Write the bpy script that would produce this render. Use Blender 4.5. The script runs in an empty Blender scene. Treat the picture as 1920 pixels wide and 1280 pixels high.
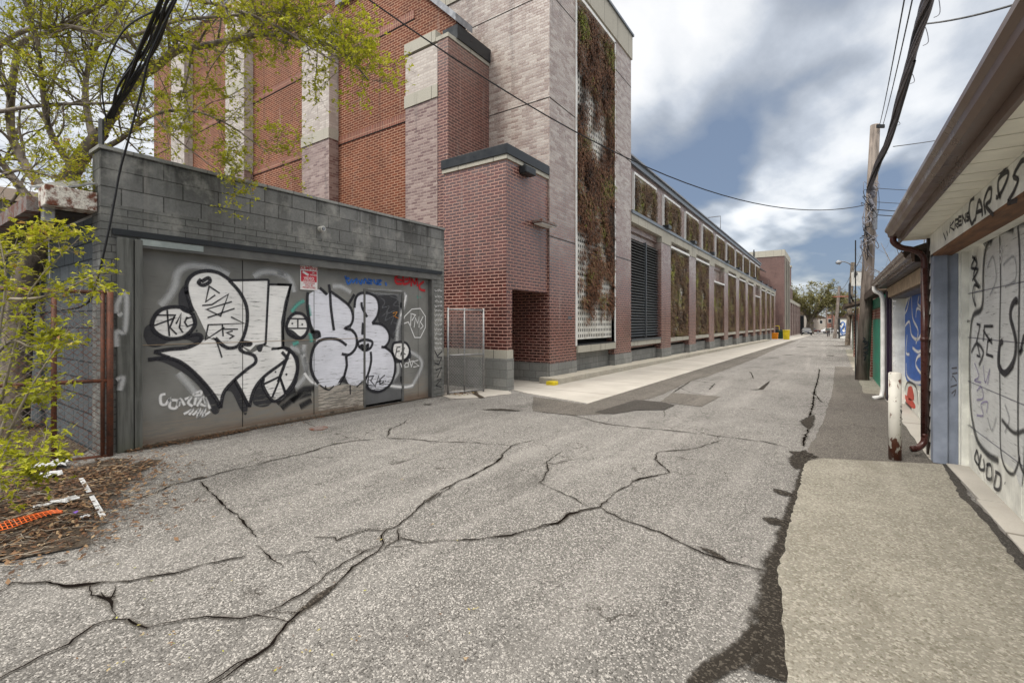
import bpy, bmesh, math, random
from mathutils import Vector, Matrix, noise
random.seed(7)
C = bpy.context.scene
# ------------------------------------------------------------------ camera
FPX, HY, CAMH = 870.0, 605.0, 1.5            # focal length in px of a 1920 px wide picture, horizon row, eye height
TH = math.atan2(600, 870)
cam = bpy.data.cameras.new('camera'); co = bpy.data.objects.new('camera', cam); C.collection.objects.link(co)
co.location = (0, 0, CAMH); co.rotation_euler = (math.radians(90), 0, TH)
cam.lens = FPX / 1920 * 36; cam.sensor_width = 36; cam.shift_y = -(640 - HY) / 1920
cam.clip_start = .05; cam.clip_end = 3000
C.camera = co
# ------------------------------------------------------------------ helpers for reading the site plan
FX, FY, RX, RY = -math.sin(TH), math.cos(TH), math.cos(TH), math.sin(TH)
SL = .009                                     # the lane falls gently away from the camera
def gz(Y): return -SL * max(min(Y, 150), -10)
def ray(px): xc = (px - 960) / FPX; return FX + xc * RX, FY + xc * RY
def atX(px, py, X):
    a, b = ray(px); d = X / a; return Vector((X, d * b, CAMH + (HY - py) * d / FPX))
def atY(px, py, Y):
    a, b = ray(px); d = Y / b; return Vector((d * a, Y, CAMH + (HY - py) * d / FPX))
def atD(px, py, d):
    a, b = ray(px); return Vector((d * a, d * b, CAMH + (HY - py) * d / FPX))
def G(px, py, dz=0):
    a, b = ray(px); d = CAMH * FPX / (py - HY - SL * FPX * b); return Vector((d * a, d * b, gz(d * b) + dz))
# ------------------------------------------------------------------ sky, sun, exposure
SUN_EL, SUN_AZ = math.radians(46), math.radians(200)     # azimuth clockwise from +Y
W = bpy.data.worlds.new('World'); C.world = W; W.use_nodes = True
def world():
    nt = W.node_tree; N = nt.nodes; L = nt.links; N.clear()
    out = N.new('ShaderNodeOutputWorld'); bg = N.new('ShaderNodeBackground'); bg2 = N.new('ShaderNodeBackground')
    sky = N.new('ShaderNodeTexSky'); sky.sky_type = 'NISHITA'; sky.sun_disc = False
    sky.sun_elevation = SUN_EL; sky.sun_rotation = SUN_AZ
    L.new(sky.outputs[0], bg.inputs[0]); bg.inputs[1].default_value = .1
    tc = N.new('ShaderNodeTexCoord'); sep = N.new('ShaderNodeSeparateXYZ'); L.new(tc.outputs['Generated'], sep.inputs[0])
    def m(op, a, b=None, c=None, cl=False):
        n = N.new('ShaderNodeMath'); n.operation = op; n.use_clamp = cl
        for i, v in enumerate((a, b, c)):
            if v is None: continue
            if isinstance(v, (int, float)): n.inputs[i].default_value = v
            else: L.new(v, n.inputs[i])
        return n.outputs[0]
    zz = m('MAXIMUM', sep.outputs[2], 0.0)
    den = m('ADD', zz, .13)
    cmb = N.new('ShaderNodeCombineXYZ'); L.new(m('DIVIDE', sep.outputs[0], den), cmb.inputs[0]); L.new(m('DIVIDE', sep.outputs[1], den), cmb.inputs[1])
    def nz(scale, det, ro, vec, off=0):
        mp = N.new('ShaderNodeMapping'); mp.inputs['Location'].default_value = (off, off * .7, 0); L.new(vec, mp.inputs[0])
        mp.inputs['Rotation'].default_value = (0, 0, .5); mp.inputs['Scale'].default_value = (1.35, .75, 1)
        n = N.new('ShaderNodeTexNoise'); n.inputs['Scale'].default_value = scale; n.inputs['Detail'].default_value = det; n.inputs['Roughness'].default_value = ro
        L.new(mp.outputs[0], n.inputs['Vector']); return n
    n1 = nz(1.0, 8, .55, cmb.outputs[0], 3.1); n2 = nz(3.2, 8, .6, cmb.outputs[0], 8.2)
    # slightly warped direction for the large cloud masses
    vn = nz(1.6, 3, .5, cmb.outputs[0], 1.0)
    sub = N.new('ShaderNodeVectorMath'); sub.operation = 'SUBTRACT'; L.new(vn.outputs['Color'], sub.inputs[0]); sub.inputs[1].default_value = (.5, .5, .5)
    scl = N.new('ShaderNodeVectorMath'); scl.operation = 'SCALE'; L.new(sub.outputs[0], scl.inputs[0]); scl.inputs[3].default_value = .28
    add = N.new('ShaderNodeVectorMath'); add.operation = 'ADD'; L.new(tc.outputs['Generated'], add.inputs[0]); L.new(scl.outputs[0], add.inputs[1])
    nrm = N.new('ShaderNodeVectorMath'); nrm.operation = 'NORMALIZE'; L.new(add.outputs[0], nrm.inputs[0])
    v = m('MULTIPLY_ADD', n1.outputs[0], 1.3, -.02); v = m('MULTIPLY_ADD', m('SUBTRACT', n2.outputs[0], .5), .55, v)
    for px, py, r, amt in ((1215, 50, .16, .42), (1380, 110, .09, .3), (1480, 60, .1, -.12), (1330, 20, .08, -.1), (1330, 270, .15, -.36), (1230, 290, .13, -.34), (1250, 380, .08, -.2), (1420, 250, .09, -.3), (1560, 240, .06, -.2), (1500, 335, .085, .42), (1420, 375, .06, .15),
                           (1590, 175, .1, .38), (1510, 170, .1, .2), (1680, 110, .12, .3), (1560, 80, .1, -.25), (1680, 40, .12, -.25), (1545, 470, .09, -.42), (1480, 460, .05, -.3), (1620, 470, .08, -.35), (1500, 420, .06, .2),
                           (1400, 440, .06, .2), (1560, 395, .05, .12), (1560, 300, .06, -.1), (1640, 350, .07, -.2), (1530, 510, .03, .22), (1470, 545, .04, .15), (1590, 520, .03, .15), (1560, 440, .03, -.15), (150, 200, .5, .12), (1700, 260, .1, .0)):
        d = (atD(px, py, 1) - Vector((0, 0, CAMH))).normalized()
        dt = N.new('ShaderNodeVectorMath'); dt.operation = 'DOT_PRODUCT'; L.new(nrm.outputs[0], dt.inputs[0]); dt.inputs[1].default_value = d
        mr = N.new('ShaderNodeMapRange'); mr.interpolation_type = 'SMOOTHSTEP'; L.new(dt.outputs['Value'], mr.inputs[0])
        mr.inputs[1].default_value = math.cos(r * 1.7); mr.inputs[2].default_value = math.cos(r * .15); mr.inputs[3].default_value = 0; mr.inputs[4].default_value = amt
        v = m('ADD', v, mr.outputs[0])
    ramp = N.new('ShaderNodeValToRGB'); L.new(v, ramp.inputs[0]); cr = ramp.color_ramp
    cr.elements[0].position = .0; cr.elements[0].color = (.19, .25, .36, 1)
    cr.elements[1].position = 1.0; cr.elements[1].color = (1.0, 1.0, 1.0, 1)
    for p, c in ((.25, (.28, .33, .415, 1)), (.45, (.42, .455, .51, 1)), (.62, (.57, .61, .67, 1)), (.8, (.83, .85, .87, 1))):
        e = cr.elements.new(p); e.color = c
    wm = N.new('ShaderNodeMix'); wm.data_type = 'RGBA'; wf = N.new('ShaderNodeMapRange'); L.new(sep.outputs[2], wf.inputs[0]); wf.inputs[1].default_value = .54; wf.inputs[2].default_value = .75
    L.new(wf.outputs[0], wm.inputs[0]); L.new(ramp.outputs[0], wm.inputs[6]); wm.inputs[7].default_value = (.80, .755, .69, 1); L.new(wm.outputs[2], bg2.inputs[0])
    # an overcast sky is brighter overhead than at the horizon
    g = N.new('ShaderNodeMapRange'); L.new(sep.outputs[2], g.inputs[0]); g.inputs[1].default_value = .56; g.inputs[2].default_value = .8; g.inputs[3].default_value = 1.0; g.inputs[4].default_value = SKYTOP
    L.new(m('MULTIPLY', g.outputs[0], SKYB), bg2.inputs[1])
    mix = N.new('ShaderNodeMixShader'); mix.inputs[0].default_value = .9; L.new(bg.outputs[0], mix.inputs[1]); L.new(bg2.outputs[0], mix.inputs[2]); L.new(mix.outputs[0], out.inputs[0])
SKYTOP, SKYB = 5.0, .56
world()
sl = bpy.data.lights.new('sun', 'SUN'); sl.energy = 1.15; sl.angle = math.radians(14); sl.color = (1, .95, .87)
so = bpy.data.objects.new('sun', sl); C.collection.objects.link(so)
sd = Vector((math.sin(SUN_AZ) * math.cos(SUN_EL), math.cos(SUN_AZ) * math.cos(SUN_EL), math.sin(SUN_EL)))
so.rotation_euler = sd.to_track_quat('Z', 'Y').to_euler(); so.location = (0, 0, 30)
C.view_settings.view_transform = 'Standard'; C.view_settings.look = 'None'; C.view_settings.gamma = 1; C.view_settings.use_curve_mapping = False
C.view_settings.exposure = .95
C.render.engine = 'CYCLES'; C.cycles.max_bounces = 6; C.cycles.transparent_max_bounces = 24
# ------------------------------------------------------------------ material kit
class NB:
    def __init__(s, name):
        s.m = bpy.data.materials.new(name); s.m.use_nodes = True; s.nt = s.m.node_tree; s.N = s.nt.nodes; s.L = s.nt.links
        s.N.clear(); s.out = s.N.new('ShaderNodeOutputMaterial'); s.p = s.N.new('ShaderNodeBsdfPrincipled'); s.L.new(s.p.outputs[0], s.out.inputs[0])
        s.tc = s.N.new('ShaderNodeTexCoord')
    def _in(s, sock, v):
        if isinstance(v, (int, float)): sock.default_value = v
        elif isinstance(v, (tuple, list)): sock.default_value = tuple(v) + ((1,) if len(v) == 3 and sock.type == 'RGBA' else ())
        else: s.L.new(v, sock)
    def math(s, op, a, b=0.0, c=0.0, clamp=False):
        n = s.N.new('ShaderNodeMath'); n.operation = op; n.use_clamp = clamp
        for i, v in enumerate((a, b, c)): s._in(n.inputs[i], v)
        return n.outputs[0]
    def uv(s): return s.tc.outputs['UV']
    def obj(s): return s.tc.outputs['Object']
    def pos(s):
        if not hasattr(s, 'g'): s.g = s.N.new('ShaderNodeNewGeometry')
        return s.g.outputs['Position']
    def mp(s, vec, sc=(1, 1, 1), loc=(0, 0, 0), rot=(0, 0, 0)):
        n = s.N.new('ShaderNodeMapping'); s.L.new(vec, n.inputs[0]); n.inputs['Scale'].default_value = sc; n.inputs['Location'].default_value = loc; n.inputs['Rotation'].default_value = rot
        return n.outputs[0]
    def noise(s, vec, scale, det=3, rough=.5, out=0):
        n = s.N.new('ShaderNodeTexNoise'); s.L.new(vec, n.inputs['Vector']); n.inputs['Scale'].default_value = scale; n.inputs['Detail'].default_value = det; n.inputs['Roughness'].default_value = rough
        return n.outputs[out]
    def voro(s, vec, scale, feat='F1', out='Distance'):
        n = s.N.new('ShaderNodeTexVoronoi'); n.feature = feat; s.L.new(vec, n.inputs['Vector']); n.inputs['Scale'].default_value = scale
        return n.outputs[out]
    def rng(s, v, a, b, c=0.0, d=1.0, smooth=True):
        n = s.N.new('ShaderNodeMapRange'); n.interpolation_type = 'SMOOTHSTEP' if smooth else 'LINEAR'
        s._in(n.inputs[0], v)
        for i, x in enumerate((a, b, c, d)): n.inputs[i + 1].default_value = x
        return n.outputs[0]
    def mix(s, f, a, b, mode='MIX'):
        n = s.N.new('ShaderNodeMix'); n.data_type = 'RGBA'; n.blend_type = mode
        s._in(n.inputs[0], f); s._in(n.inputs[6], a); s._in(n.inputs[7], b); return n.outputs[2]
    def ramp(s, v, pts):
        n = s.N.new('ShaderNodeValToRGB'); s._in(n.inputs[0], v); cr = n.color_ramp
        while len(cr.elements) < len(pts): cr.elements.new(.5)
        for e, (p, c) in zip(cr.elements, pts): e.position = p; e.color = tuple(c) + (1,)
        return n.outputs[0]
    def set(s, col=None, rough=None, metal=None, bump=None, bstr=.3, bdist=.01, spec=None, ior=None, alpha=None):
        P = s.p.inputs
        if col is not None: s._in(P['Base Color'], col)
        if rough is not None: s._in(P['Roughness'], rough)
        if metal is not None: s._in(P['Metallic'], metal)
        if spec is not None: s._in(P['Specular IOR Level'], spec)
        if ior is not None: s._in(P['IOR'], ior)
        if alpha is not None: s._in(P['Alpha'], alpha)
        if bump is not None:
            b = s.N.new('ShaderNodeBump'); b.inputs['Strength'].default_value = bstr; b.inputs['Distance'].default_value = bdist
            s.L.new(bump, b.inputs['Height']); s.L.new(b.outputs[0], P['Normal'])
        return s.m
M = {}
def plain(name, col, rough=.6, metal=0, var=.25, vs=6, spec=None, streak=0, bump=True):
    b = NB(name); n = b.noise(b.pos(), vs, 4, .6)
    c = b.mix(b.rng(n, .3, .75), tuple(x * (1 - var) for x in col), tuple(min(1, x * (1 + var * .6)) for x in col))
    if streak:
        st = b.noise(b.mp(b.pos(), (7, 7, .5)), 1.5, 4, .6); c = b.mix(b.rng(st, .5, .8, 0, streak), c, tuple(x * .35 for x in col))
    M[name] = b.set(c, b.rng(n, .2, .8, rough - .1, min(1, rough + .1)), metal, n if bump else None, .15, .004, .35 if spec is None else spec); return M[name]
def brick(name, c1, c2, mortar, bw=.24, bh=.078, ms=.011, rough=.35, ior=1.5, spec=.5, bias=0, grime=.3, mrough=.8, extra=None, off=.5, bumpd=.006):
    b = NB(name); n = b.N.new('ShaderNodeTexBrick'); b.L.new(b.uv(), n.inputs['Vector']); n.offset = off
    n.inputs['Scale'].default_value = 1; n.inputs['Brick Width'].default_value = bw; n.inputs['Row Height'].default_value = bh; n.inputs['Mortar Size'].default_value = ms
    n.inputs['Mortar Smooth'].default_value = .15; n.inputs['Bias'].default_value = bias
    n.inputs['Color1'].default_value = c1 + (1,); n.inputs['Color2'].default_value = c2 + (1,); n.inputs['Mortar'].default_value = mortar + (1,)
    big = b.noise(b.pos(), .55, 4, .6); fine = b.noise(b.pos(), 35, 2, .6)
    c = b.mix(b.rng(big, .35, .7, 0, grime), n.outputs[0], tuple(x * .5 for x in c1))
    c = b.mix(b.rng(fine, .3, .7, 0, .35), c, tuple(x * .7 for x in c1), 'MULTIPLY') if False else b.mix(b.rng(fine, .35, .75, 0, .18), c, (.02, .015, .012))
    if extra: c = extra(b, c)
    stk = b.noise(b.mp(b.pos(), (2.6, 2.6, .22)), 1.2, 5, .65); c = b.mix(b.rng(stk, .54, .74, 0, .4), c, (.035, .026, .022)); c = b.mix(b.rng(stk, .42, .28, 0, .22), c, (.5, .45, .4))
    f = n.outputs[1]
    rg = b.math('ADD', b.rng(f, 0, 1, rough, mrough), b.rng(fine, .3, .7, -.06, .06))
    sp = b.rng(f, 0, 1, spec, .15)
    M[name] = b.set(c, rg, 0, b.math('SUBTRACT', 1.0, f), .6, bumpd, sp, ior); return M[name]
def sky_sheen(lo, hi, mx, col=(.45, .40, .355), dcol=(.235, .175, .15)):
    # sky reflection painted into the brick colour, patchy and pale, stronger with height
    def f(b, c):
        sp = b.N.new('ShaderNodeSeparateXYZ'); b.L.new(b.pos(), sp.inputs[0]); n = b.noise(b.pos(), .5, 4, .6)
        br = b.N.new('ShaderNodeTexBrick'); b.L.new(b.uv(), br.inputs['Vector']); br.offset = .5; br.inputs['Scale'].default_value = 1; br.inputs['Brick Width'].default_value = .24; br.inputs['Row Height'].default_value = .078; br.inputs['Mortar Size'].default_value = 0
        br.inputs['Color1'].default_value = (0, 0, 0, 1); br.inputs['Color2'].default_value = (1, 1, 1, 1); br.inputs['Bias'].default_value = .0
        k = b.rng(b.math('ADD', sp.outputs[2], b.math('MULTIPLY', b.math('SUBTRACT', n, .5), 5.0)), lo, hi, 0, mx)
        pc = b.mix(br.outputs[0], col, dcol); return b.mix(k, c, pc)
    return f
brick('tower_brick', (.050, .010, .008), (.115, .024, .017), (.44, .25, .20), rough=.27, ior=2.0, spec=.5, bias=-.2, extra=sky_sheen(2.4, 6.2, .9))
brick('return_brick', (.055, .012, .009), (.125, .03, .02), (.42, .25, .20), rough=.33, ior=1.7, spec=.5, bias=-.2, extra=sky_sheen(7.5, 12, .5))  # return wall kept dark: painted sky sheen only on its upper courses
brick('entrance_brick', (.050, .010, .008), (.12, .026, .019), (.44, .25, .20), rough=.3, ior=1.8, spec=.5, bias=-.2, extra=sky_sheen(2.8, 7.4, .42, (.36, .27, .24), (.17, .08, .07)))
brick('cream_brick', (.34, .29, .26), (.54, .49, .44), (.46, .40, .36), rough=.33, ior=1.7, spec=.5, bias=.2, grime=.1)
brick('orange_brick', (.105, .024, .010), (.185, .046, .018), (.46, .28, .19), rough=.7, ior=1.45, spec=.25)
brick('pale_brick', (.13, .06, .052), (.36, .27, .235), (.36, .28, .25), rough=.33, ior=1.8, spec=.5, bias=-.05, grime=.15)
brick('tower_far_brick', (.095, .05, .045), (.15, .078, .068), (.24, .17, .15), rough=.45)
brick('red_brick', (.19, .04, .025), (.26, .06, .04), (.5, .4, .33), rough=.7)
def painted(b, c):
    st = b.noise(b.mp(b.pos(), (2.2, 2.2, .35)), 1.3, 5, .65); bl = b.noise(b.pos(), 2.0, 5, .7)
    sp = b.N.new('ShaderNodeSeparateXYZ'); b.L.new(b.pos(), sp.inputs[0])
    top = b.rng(sp.outputs[2], 2.9, 3.55)
    k = b.math('MULTIPLY', b.rng(st, .42, .62), b.math('MULTIPLY_ADD', top, .7, .15))
    c = b.mix(k, c, (.022, .022, .02)); c = b.mix(b.rng(bl, .48, .7, 0, .6), c, (.33, .325, .30)); return c
brick('painted_block', (.135, .137, .133), (.19, .192, .187), (.06, .06, .058), bw=.42, bh=.205, ms=.007, rough=.7, spec=.3, extra=painted, grime=.2)
brick('painted_brick', (.125, .128, .122), (.165, .168, .16), (.07, .07, .068), bw=.30, bh=.086, ms=.006, rough=.65, spec=.3, extra=painted, grime=.2)
brick('dark_block', (.07, .085, .095), (.10, .115, .125), (.025, .03, .035), bw=.42, bh=.205, ms=.01, rough=.75, spec=.3)
brick('base_block', (.20, .205, .195), (.27, .27, .255), (.16, .16, .15), bw=.40, bh=.2, ms=.008, rough=.6, spec=.4)
brick('precast', (.40, .38, .32), (.45, .43, .365), (.16, .15, .13), bw=1.1, bh=50, ms=.012, rough=.7, spec=.3, off=0, bumpd=.003, grime=.12)
brick('soldier_brick', (.13, .028, .012), (.22, .05, .02), (.46, .28, .2), bw=.078, bh=.24, ms=.011, rough=.55, off=0)
plain('black_metal', (.02, .023, .026), .35, 0, .2)
plain('steel_gray', (.16, .18, .2), .35, .6, .15)
plain('louvre_metal', (.105, .115, .125), .35, .3, .1)
plain('white_metal', (.72, .72, .70), .4, 0, .08)
plain('panel_white', (.62, .61, .57), .5, 0, .2)
plain('dark_back', (.015, .014, .012), .9)
plain('white_vinyl', (.76, .76, .70), .5, 0, .2, 5, streak=.35)
plain('cream_soffit', (.82, .80, .70), .5, 0, .08)
plain('brown_gutter', (.13, .085, .062), .33, .1, .12, 3, streak=.3, bump=False)
plain('brown_trim', (.05, .035, .028), .45)
plain('maroon_pipe', (.058, .018, .014), .3, 0, .35, 9, bump=False)
plain('rim_red', (.35, .12, .08), .5)
plain('car_gray', (.09, .095, .11), .25)
plain('white_pipe', (.68, .68, .66), .4, 0, .15)
plain('blue_gray_post', (.23, .26, .325), .5, 0, .2, 5, streak=.4)
plain('purple_paint', (.018, .008, .025), .4)
plain('green_paint', (.03, .26, .17), .5, 0, .4, 3)
plain('shingle', (.10, .075, .055), .9, 0, .4, 12)
plain('yellow_plastic', (.62, .48, .02), .5)
plain('orange_plastic', (.8, .28, .01), .5)
plain('green_plastic', (.015, .05, .03), .5)
plain('cable', (.009, .009, .011), .5)
plain('cable_gray', (.20, .20, .23), .45)
plain('lamp_gray', (.25, .26, .28), .4, .4)
plain('glass_dark', (.03, .035, .04), .1)
plain('car_dark', (.03, .035, .05), .25)
plain('car_white', (.6, .6, .62), .3)
plain('rubber', (.015, .015, .015), .8)
plain('skin', (.35, .2, .14), .6)
plain('jacket_gray', (.10, .12, .11), .8)
plain('trousers_dark', (.04, .035, .04), .8)
plain('hair_dark', (.02, .015, .01), .7)
plain('paper', (.5, .51, .52), .7, 0, .15, 20)
plain('orange_net', (.85, .16, .02), .5)
plain('purple_plastic', (.25, .12, .6), .4)
plain('sign_white', (.72, .70, .69), .5, 0, .1, 20)
plain('sign_red', (.55, .04, .06), .5, 0, .2, 20)
plain('tan_board', (.40, .30, .2), .8, 0, .3, 8)
plain('stone_gray', (.30, .30, .28), .8)
plain('stucco', (.45, .42, .38), .8)
def wood(name, col, dark, sc=(18, 18, 1.2), green=0, rough=.75):
    b = NB(name); v = b.mp(b.pos(), sc); n = b.noise(v, 1.0, 5, .65); k = b.noise(b.pos(), 2.5, 4, .6)
    c = b.mix(b.rng(n, .38, .66), col, dark); c = b.mix(b.rng(k, .5, .75, 0, .5), c, tuple(x * 1.5 for x in col))
    if green:
        sp = b.N.new('ShaderNodeSeparateXYZ'); b.L.new(b.pos(), sp.inputs[0]); c = b.mix(b.rng(b.math('ADD', sp.outputs[2], b.math('MULTIPLY', n, .2)), .35, -.05, 0, .6), c, (.06, .065, .03))
    M[name] = b.set(c, rough, 0, n, .5, .004); return M[name]
wood('post_wood', (.115, .118, .11), (.055, .057, .052), green=1)
wood('pole_wood', (.21, .175, .15), (.08, .065, .055), (14, 14, .7))
wood('bark', (.19, .155, .12), (.05, .04, .03), (10, 10, 2.5))
wood('bark_pale', (.30, .26, .20), (.12, .10, .08), (12, 12, 3))
wood('orange_wood', (.17, .075, .03), (.08, .035, .015), (14, 2, 14))
def rust(name, base):
    b = NB(name); n = b.noise(b.pos(), 9, 5, .7); f = b.noise(b.pos(), 60, 3, .6)
    c = b.mix(b.rng(n, .42, .6), base, (.13, .038, .016)); c = b.mix(b.rng(f, .45, .7, 0, .5), c, (.04, .018, .012))
    M[name] = b.set(c, .7, b.rng(n, .4, .6, .4, 0), f, .4, .002)
rust('rusty_pipe', (.10, .045, .03)); rust('rusty_white', (.66, .63, .57)); rust('rusty_galv', (.22, .20, .19))
def bollard_mat():
    b = NB('bollard_paint'); n = b.noise(b.mp(b.pos(), (1, 1, .5)), 16, 5, .65); sp = b.N.new('ShaderNodeSeparateXYZ'); b.L.new(b.pos(), sp.inputs[0])
    lo = b.rng(sp.outputs[2], .35, -.05, 0, .2)
    c = b.mix(b.rng(b.math('ADD', n, lo), .58, .63), (.60, .58, .52), (.10, .03, .015)); c = b.mix(b.rng(b.noise(b.pos(), 5, 4), .5, .75, 0, .4), c, (.3, .28, .24))
    M['bollard_paint'] = b.set(c, .6, 0, n, .3, .003)
bollard_mat()
rust('galv', (.38, .38, .37)); M['galv'] = plain('galvanised', (.33, .33, .33), .4, .6, .3, 20); M['galv'] = M['galvanised']
def garage_board():
    b = NB('plywood_paint'); v = b.mp(b.pos(), (1, .8, 14)); n = b.noise(v, 3.0, 5, .7); bl = b.noise(b.pos(), 1.2, 4, .6)
    sp = b.N.new('ShaderNodeSeparateXYZ'); b.L.new(b.pos(), sp.inputs[0])
    c = b.mix(b.rng(bl, .35, .7), (.135, .135, .126), (.205, .204, .192)); c = b.mix(b.rng(n, .6, .7, 0, .6), c, (.05, .045, .04))
    lo = b.math('ADD', sp.outputs[2], b.math('MULTIPLY', b.noise(b.pos(), 2.6, 4), .5)); lo2 = b.math('MULTIPLY', b.rng(lo, .75, .3), b.rng(n, .42, .56, .15, 1))
    c = b.mix(lo2, c, (.22, .19, .155)); lo3 = b.rng(b.math('ADD', sp.outputs[2], b.math('MULTIPLY', n, .15)), .2, .05); c = b.mix(b.math('MULTIPLY', lo3, b.rng(bl, .35, .6, .4, 1)), c, (.15, .105, .075))
    M['plywood_paint'] = b.set(c, .75, 0, n, .5, .004)
garage_board()
plain('door_gray', (.12, .122, .125), .5, 0, .15, 3); plain('trim_gray', (.115, .115, .11), .6, 0, .25, 6)
plain('trim_pale', (.33, .37, .36), .5, .2, .2)
# spray paint: soft edged strokes; UV.y runs across the stroke
def spray(name, col, soft=.3, wear=.25, dens=1.0, grain=60):
    b = NB(name); s = b.N.new('ShaderNodeSeparateXYZ'); b.L.new(b.uv(), s.inputs[0])
    d = b.math('ABSOLUTE', b.math('MULTIPLY_ADD', s.outputs[1], 2.0, -1.0)); e = b.rng(d, 1.0, max(0.0, 1 - soft * 2), 0, 1)
    n = b.noise(b.mp(b.pos(), (1, 1, 9)), 6, 4, .7); f = b.noise(b.pos(), grain, 2, .6)
    w = b.rng(n, .66, .74, 1, 1 - wear); a = b.math('MULTIPLY', b.math('MULTIPLY', e, w), b.rng(f, .2, .8, dens, dens * .75))
    M[name] = b.set(b.mix(b.rng(n, .3, .7, 0, .4), col, tuple(x * .8 for x in col)), .55, alpha=a, spec=.3)
spray('spray_black', (.022, .022, .028), .22, .3); spray('spray_white', (.82, .82, .82), .4, .2); spray('haze_white', (.6, .61, .62), .5, .2, .75)
spray('spray_blue', (.03, .16, .55), .4, .3, .85); spray('spray_red', (.6, .02, .03), .4, .2, .85); spray('spray_teal', (.12, .45, .38), .5, .3, .8)
spray('haze_black', (.025, .025, .028), .42, .3, .9); spray('marker_navy', (.05, .05, .17), .3, .2, .7); spray('faint_gray', (.28, .29, .31), .5, .3, .55); spray('spray_orange', (.7, .3, .05), .4, .3, .8)
spray('spray_violet', (.20, .16, .36), .3, .2, .6)
def fillpaint(name, col, wear=.35, under=None, lowfade=True):
    b = NB(name); n = b.noise(b.mp(b.pos(), (1, 1.2, 16)), 3.2, 5, .75); k = b.noise(b.pos(), 1.7, 4, .6)
    sp = b.N.new('ShaderNodeSeparateXYZ'); b.L.new(b.pos(), sp.inputs[0])
    low = b.rng(sp.outputs[2], .75, .15, 0, .13) if lowfade else 0.0
    a = b.rng(b.math('ADD', b.math('ADD', n, b.math('MULTIPLY', k, .2)), low), .70, .78, 1, 1 - wear * 2)
    c = b.mix(b.rng(k, .35, .7), col, tuple(x * .82 for x in col)); c = b.mix(b.rng(n, .45, .62, 0, .35), c, tuple(x * .6 for x in col))
    M[name] = b.set(c, .6, 0, n, .3, .002, alpha=a)
fillpaint('fill_white', (.86, .85, .83), .38); fillpaint('fill_lilac', (.74, .75, .82), .38); fillpaint('fill_black', (.03, .03, .035), .4)
fillpaint('fill_beige', (.42, .38, .33), .42); fillpaint('fill_blue', (.02, .12, .48), .12, lowfade=False); fillpaint('fill_red', (.6, .06, .03), .1, lowfade=False); fillpaint('fill_gray', (.66, .67, .66), .3, lowfade=False)
fillpaint('fill_green', (.03, .2, .12), .2, lowfade=False)
# ground materials
def ground_mat(name, c_lo, c_hi, stone, sc=125, mossy=.0, dark=(.05, .047, .043), big=.5, cool=None, contrast=1.0):
    b = NB(name); P = b.pos(); vd = b.voro(P, sc, out='Distance'); vc = b.voro(P, sc, out='Color'); n = b.noise(P, sc * 1.2, 3, .7); bg = b.noise(P, big, 5, .62); md = b.noise(P, 5, 4, .65)
    sx = b.N.new('ShaderNodeSeparateColor'); b.L.new(vc, sx.inputs[0])
    c = b.mix(b.rng(bg, .3, .7), c_lo, c_hi)
    c = b.mix(b.rng(md, .35, .7, 0, .4), c, tuple(x * .72 for x in c_lo))
    c = b.mix(b.rng(sx.outputs[0], .62, .9, 0, .75 * contrast), c, stone)
    c = b.mix(b.rng(sx.outputs[1], .75, .95, 0, .7 * contrast), c, dark)
    c = b.mix(b.rng(n, .5, .68, 0, .6 * contrast), c, dark)
    st = b.noise(b.mp(P, (1, .5, 1)), .9, 6, .7); c = b.mix(b.rng(st, .52, .72, 0, .5), c, dark)
    tr = b.noise(b.mp(P, (1.3, .08, 1)), 1.6, 4, .6); c = b.mix(b.rng(tr, .5, .68, 0, .16), c, stone)
    gr_ = b.noise(P, 14, 4, .8); c = b.mix(b.rng(gr_, .6, .72, 0, .5), c, dark)
    if 'asphalt' in name:
        wv = b.noise(P, 2.2, 5, .7, out=1); ad = b.N.new('ShaderNodeVectorMath'); ad.operation = 'MULTIPLY_ADD'; b.L.new(wv, ad.inputs[0]); ad.inputs[1].default_value = (.55, .55, 0); b.L.new(P, ad.inputs[2])
        for vs, th, lo in ((.75, .0045, .5), (2.3, .006, .56)):
            e = b.voro(ad.outputs[0], vs, 'DISTANCE_TO_EDGE'); k = b.math('MULTIPLY', b.rng(e, th * vs * 1.6, 0), b.rng(b.noise(P, .7 * vs, 3, .5), lo, lo + .1, 0, .8)); c = b.mix(k, c, (.035, .03, .025))
    M[name] = b.set(c, .85, 0, b.math('ADD', b.math('MULTIPLY', vd, -1), n), .8, .008, .12)
ground_mat('asphalt', (.150, .144, .135), (.215, .207, .195), (.44, .42, .395), contrast=1.2)
ground_mat('asphalt_patch', (.10, .091, .08), (.14, .128, .113), (.27, .245, .22))
ground_mat('asphalt_wet', (.042, .038, .034), (.06, .054, .047), (.12, .11, .1))
ground_mat('concrete_apron', (.215, .202, .168), (.285, .268, .225), (.42, .395, .34), 80, big=.8, dark=(.11, .095, .07), contrast=.8)
ground_mat('soil', (.05, .038, .028), (.09, .07, .05), (.2, .16, .11), 60, dark=(.02, .015, .01))
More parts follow.
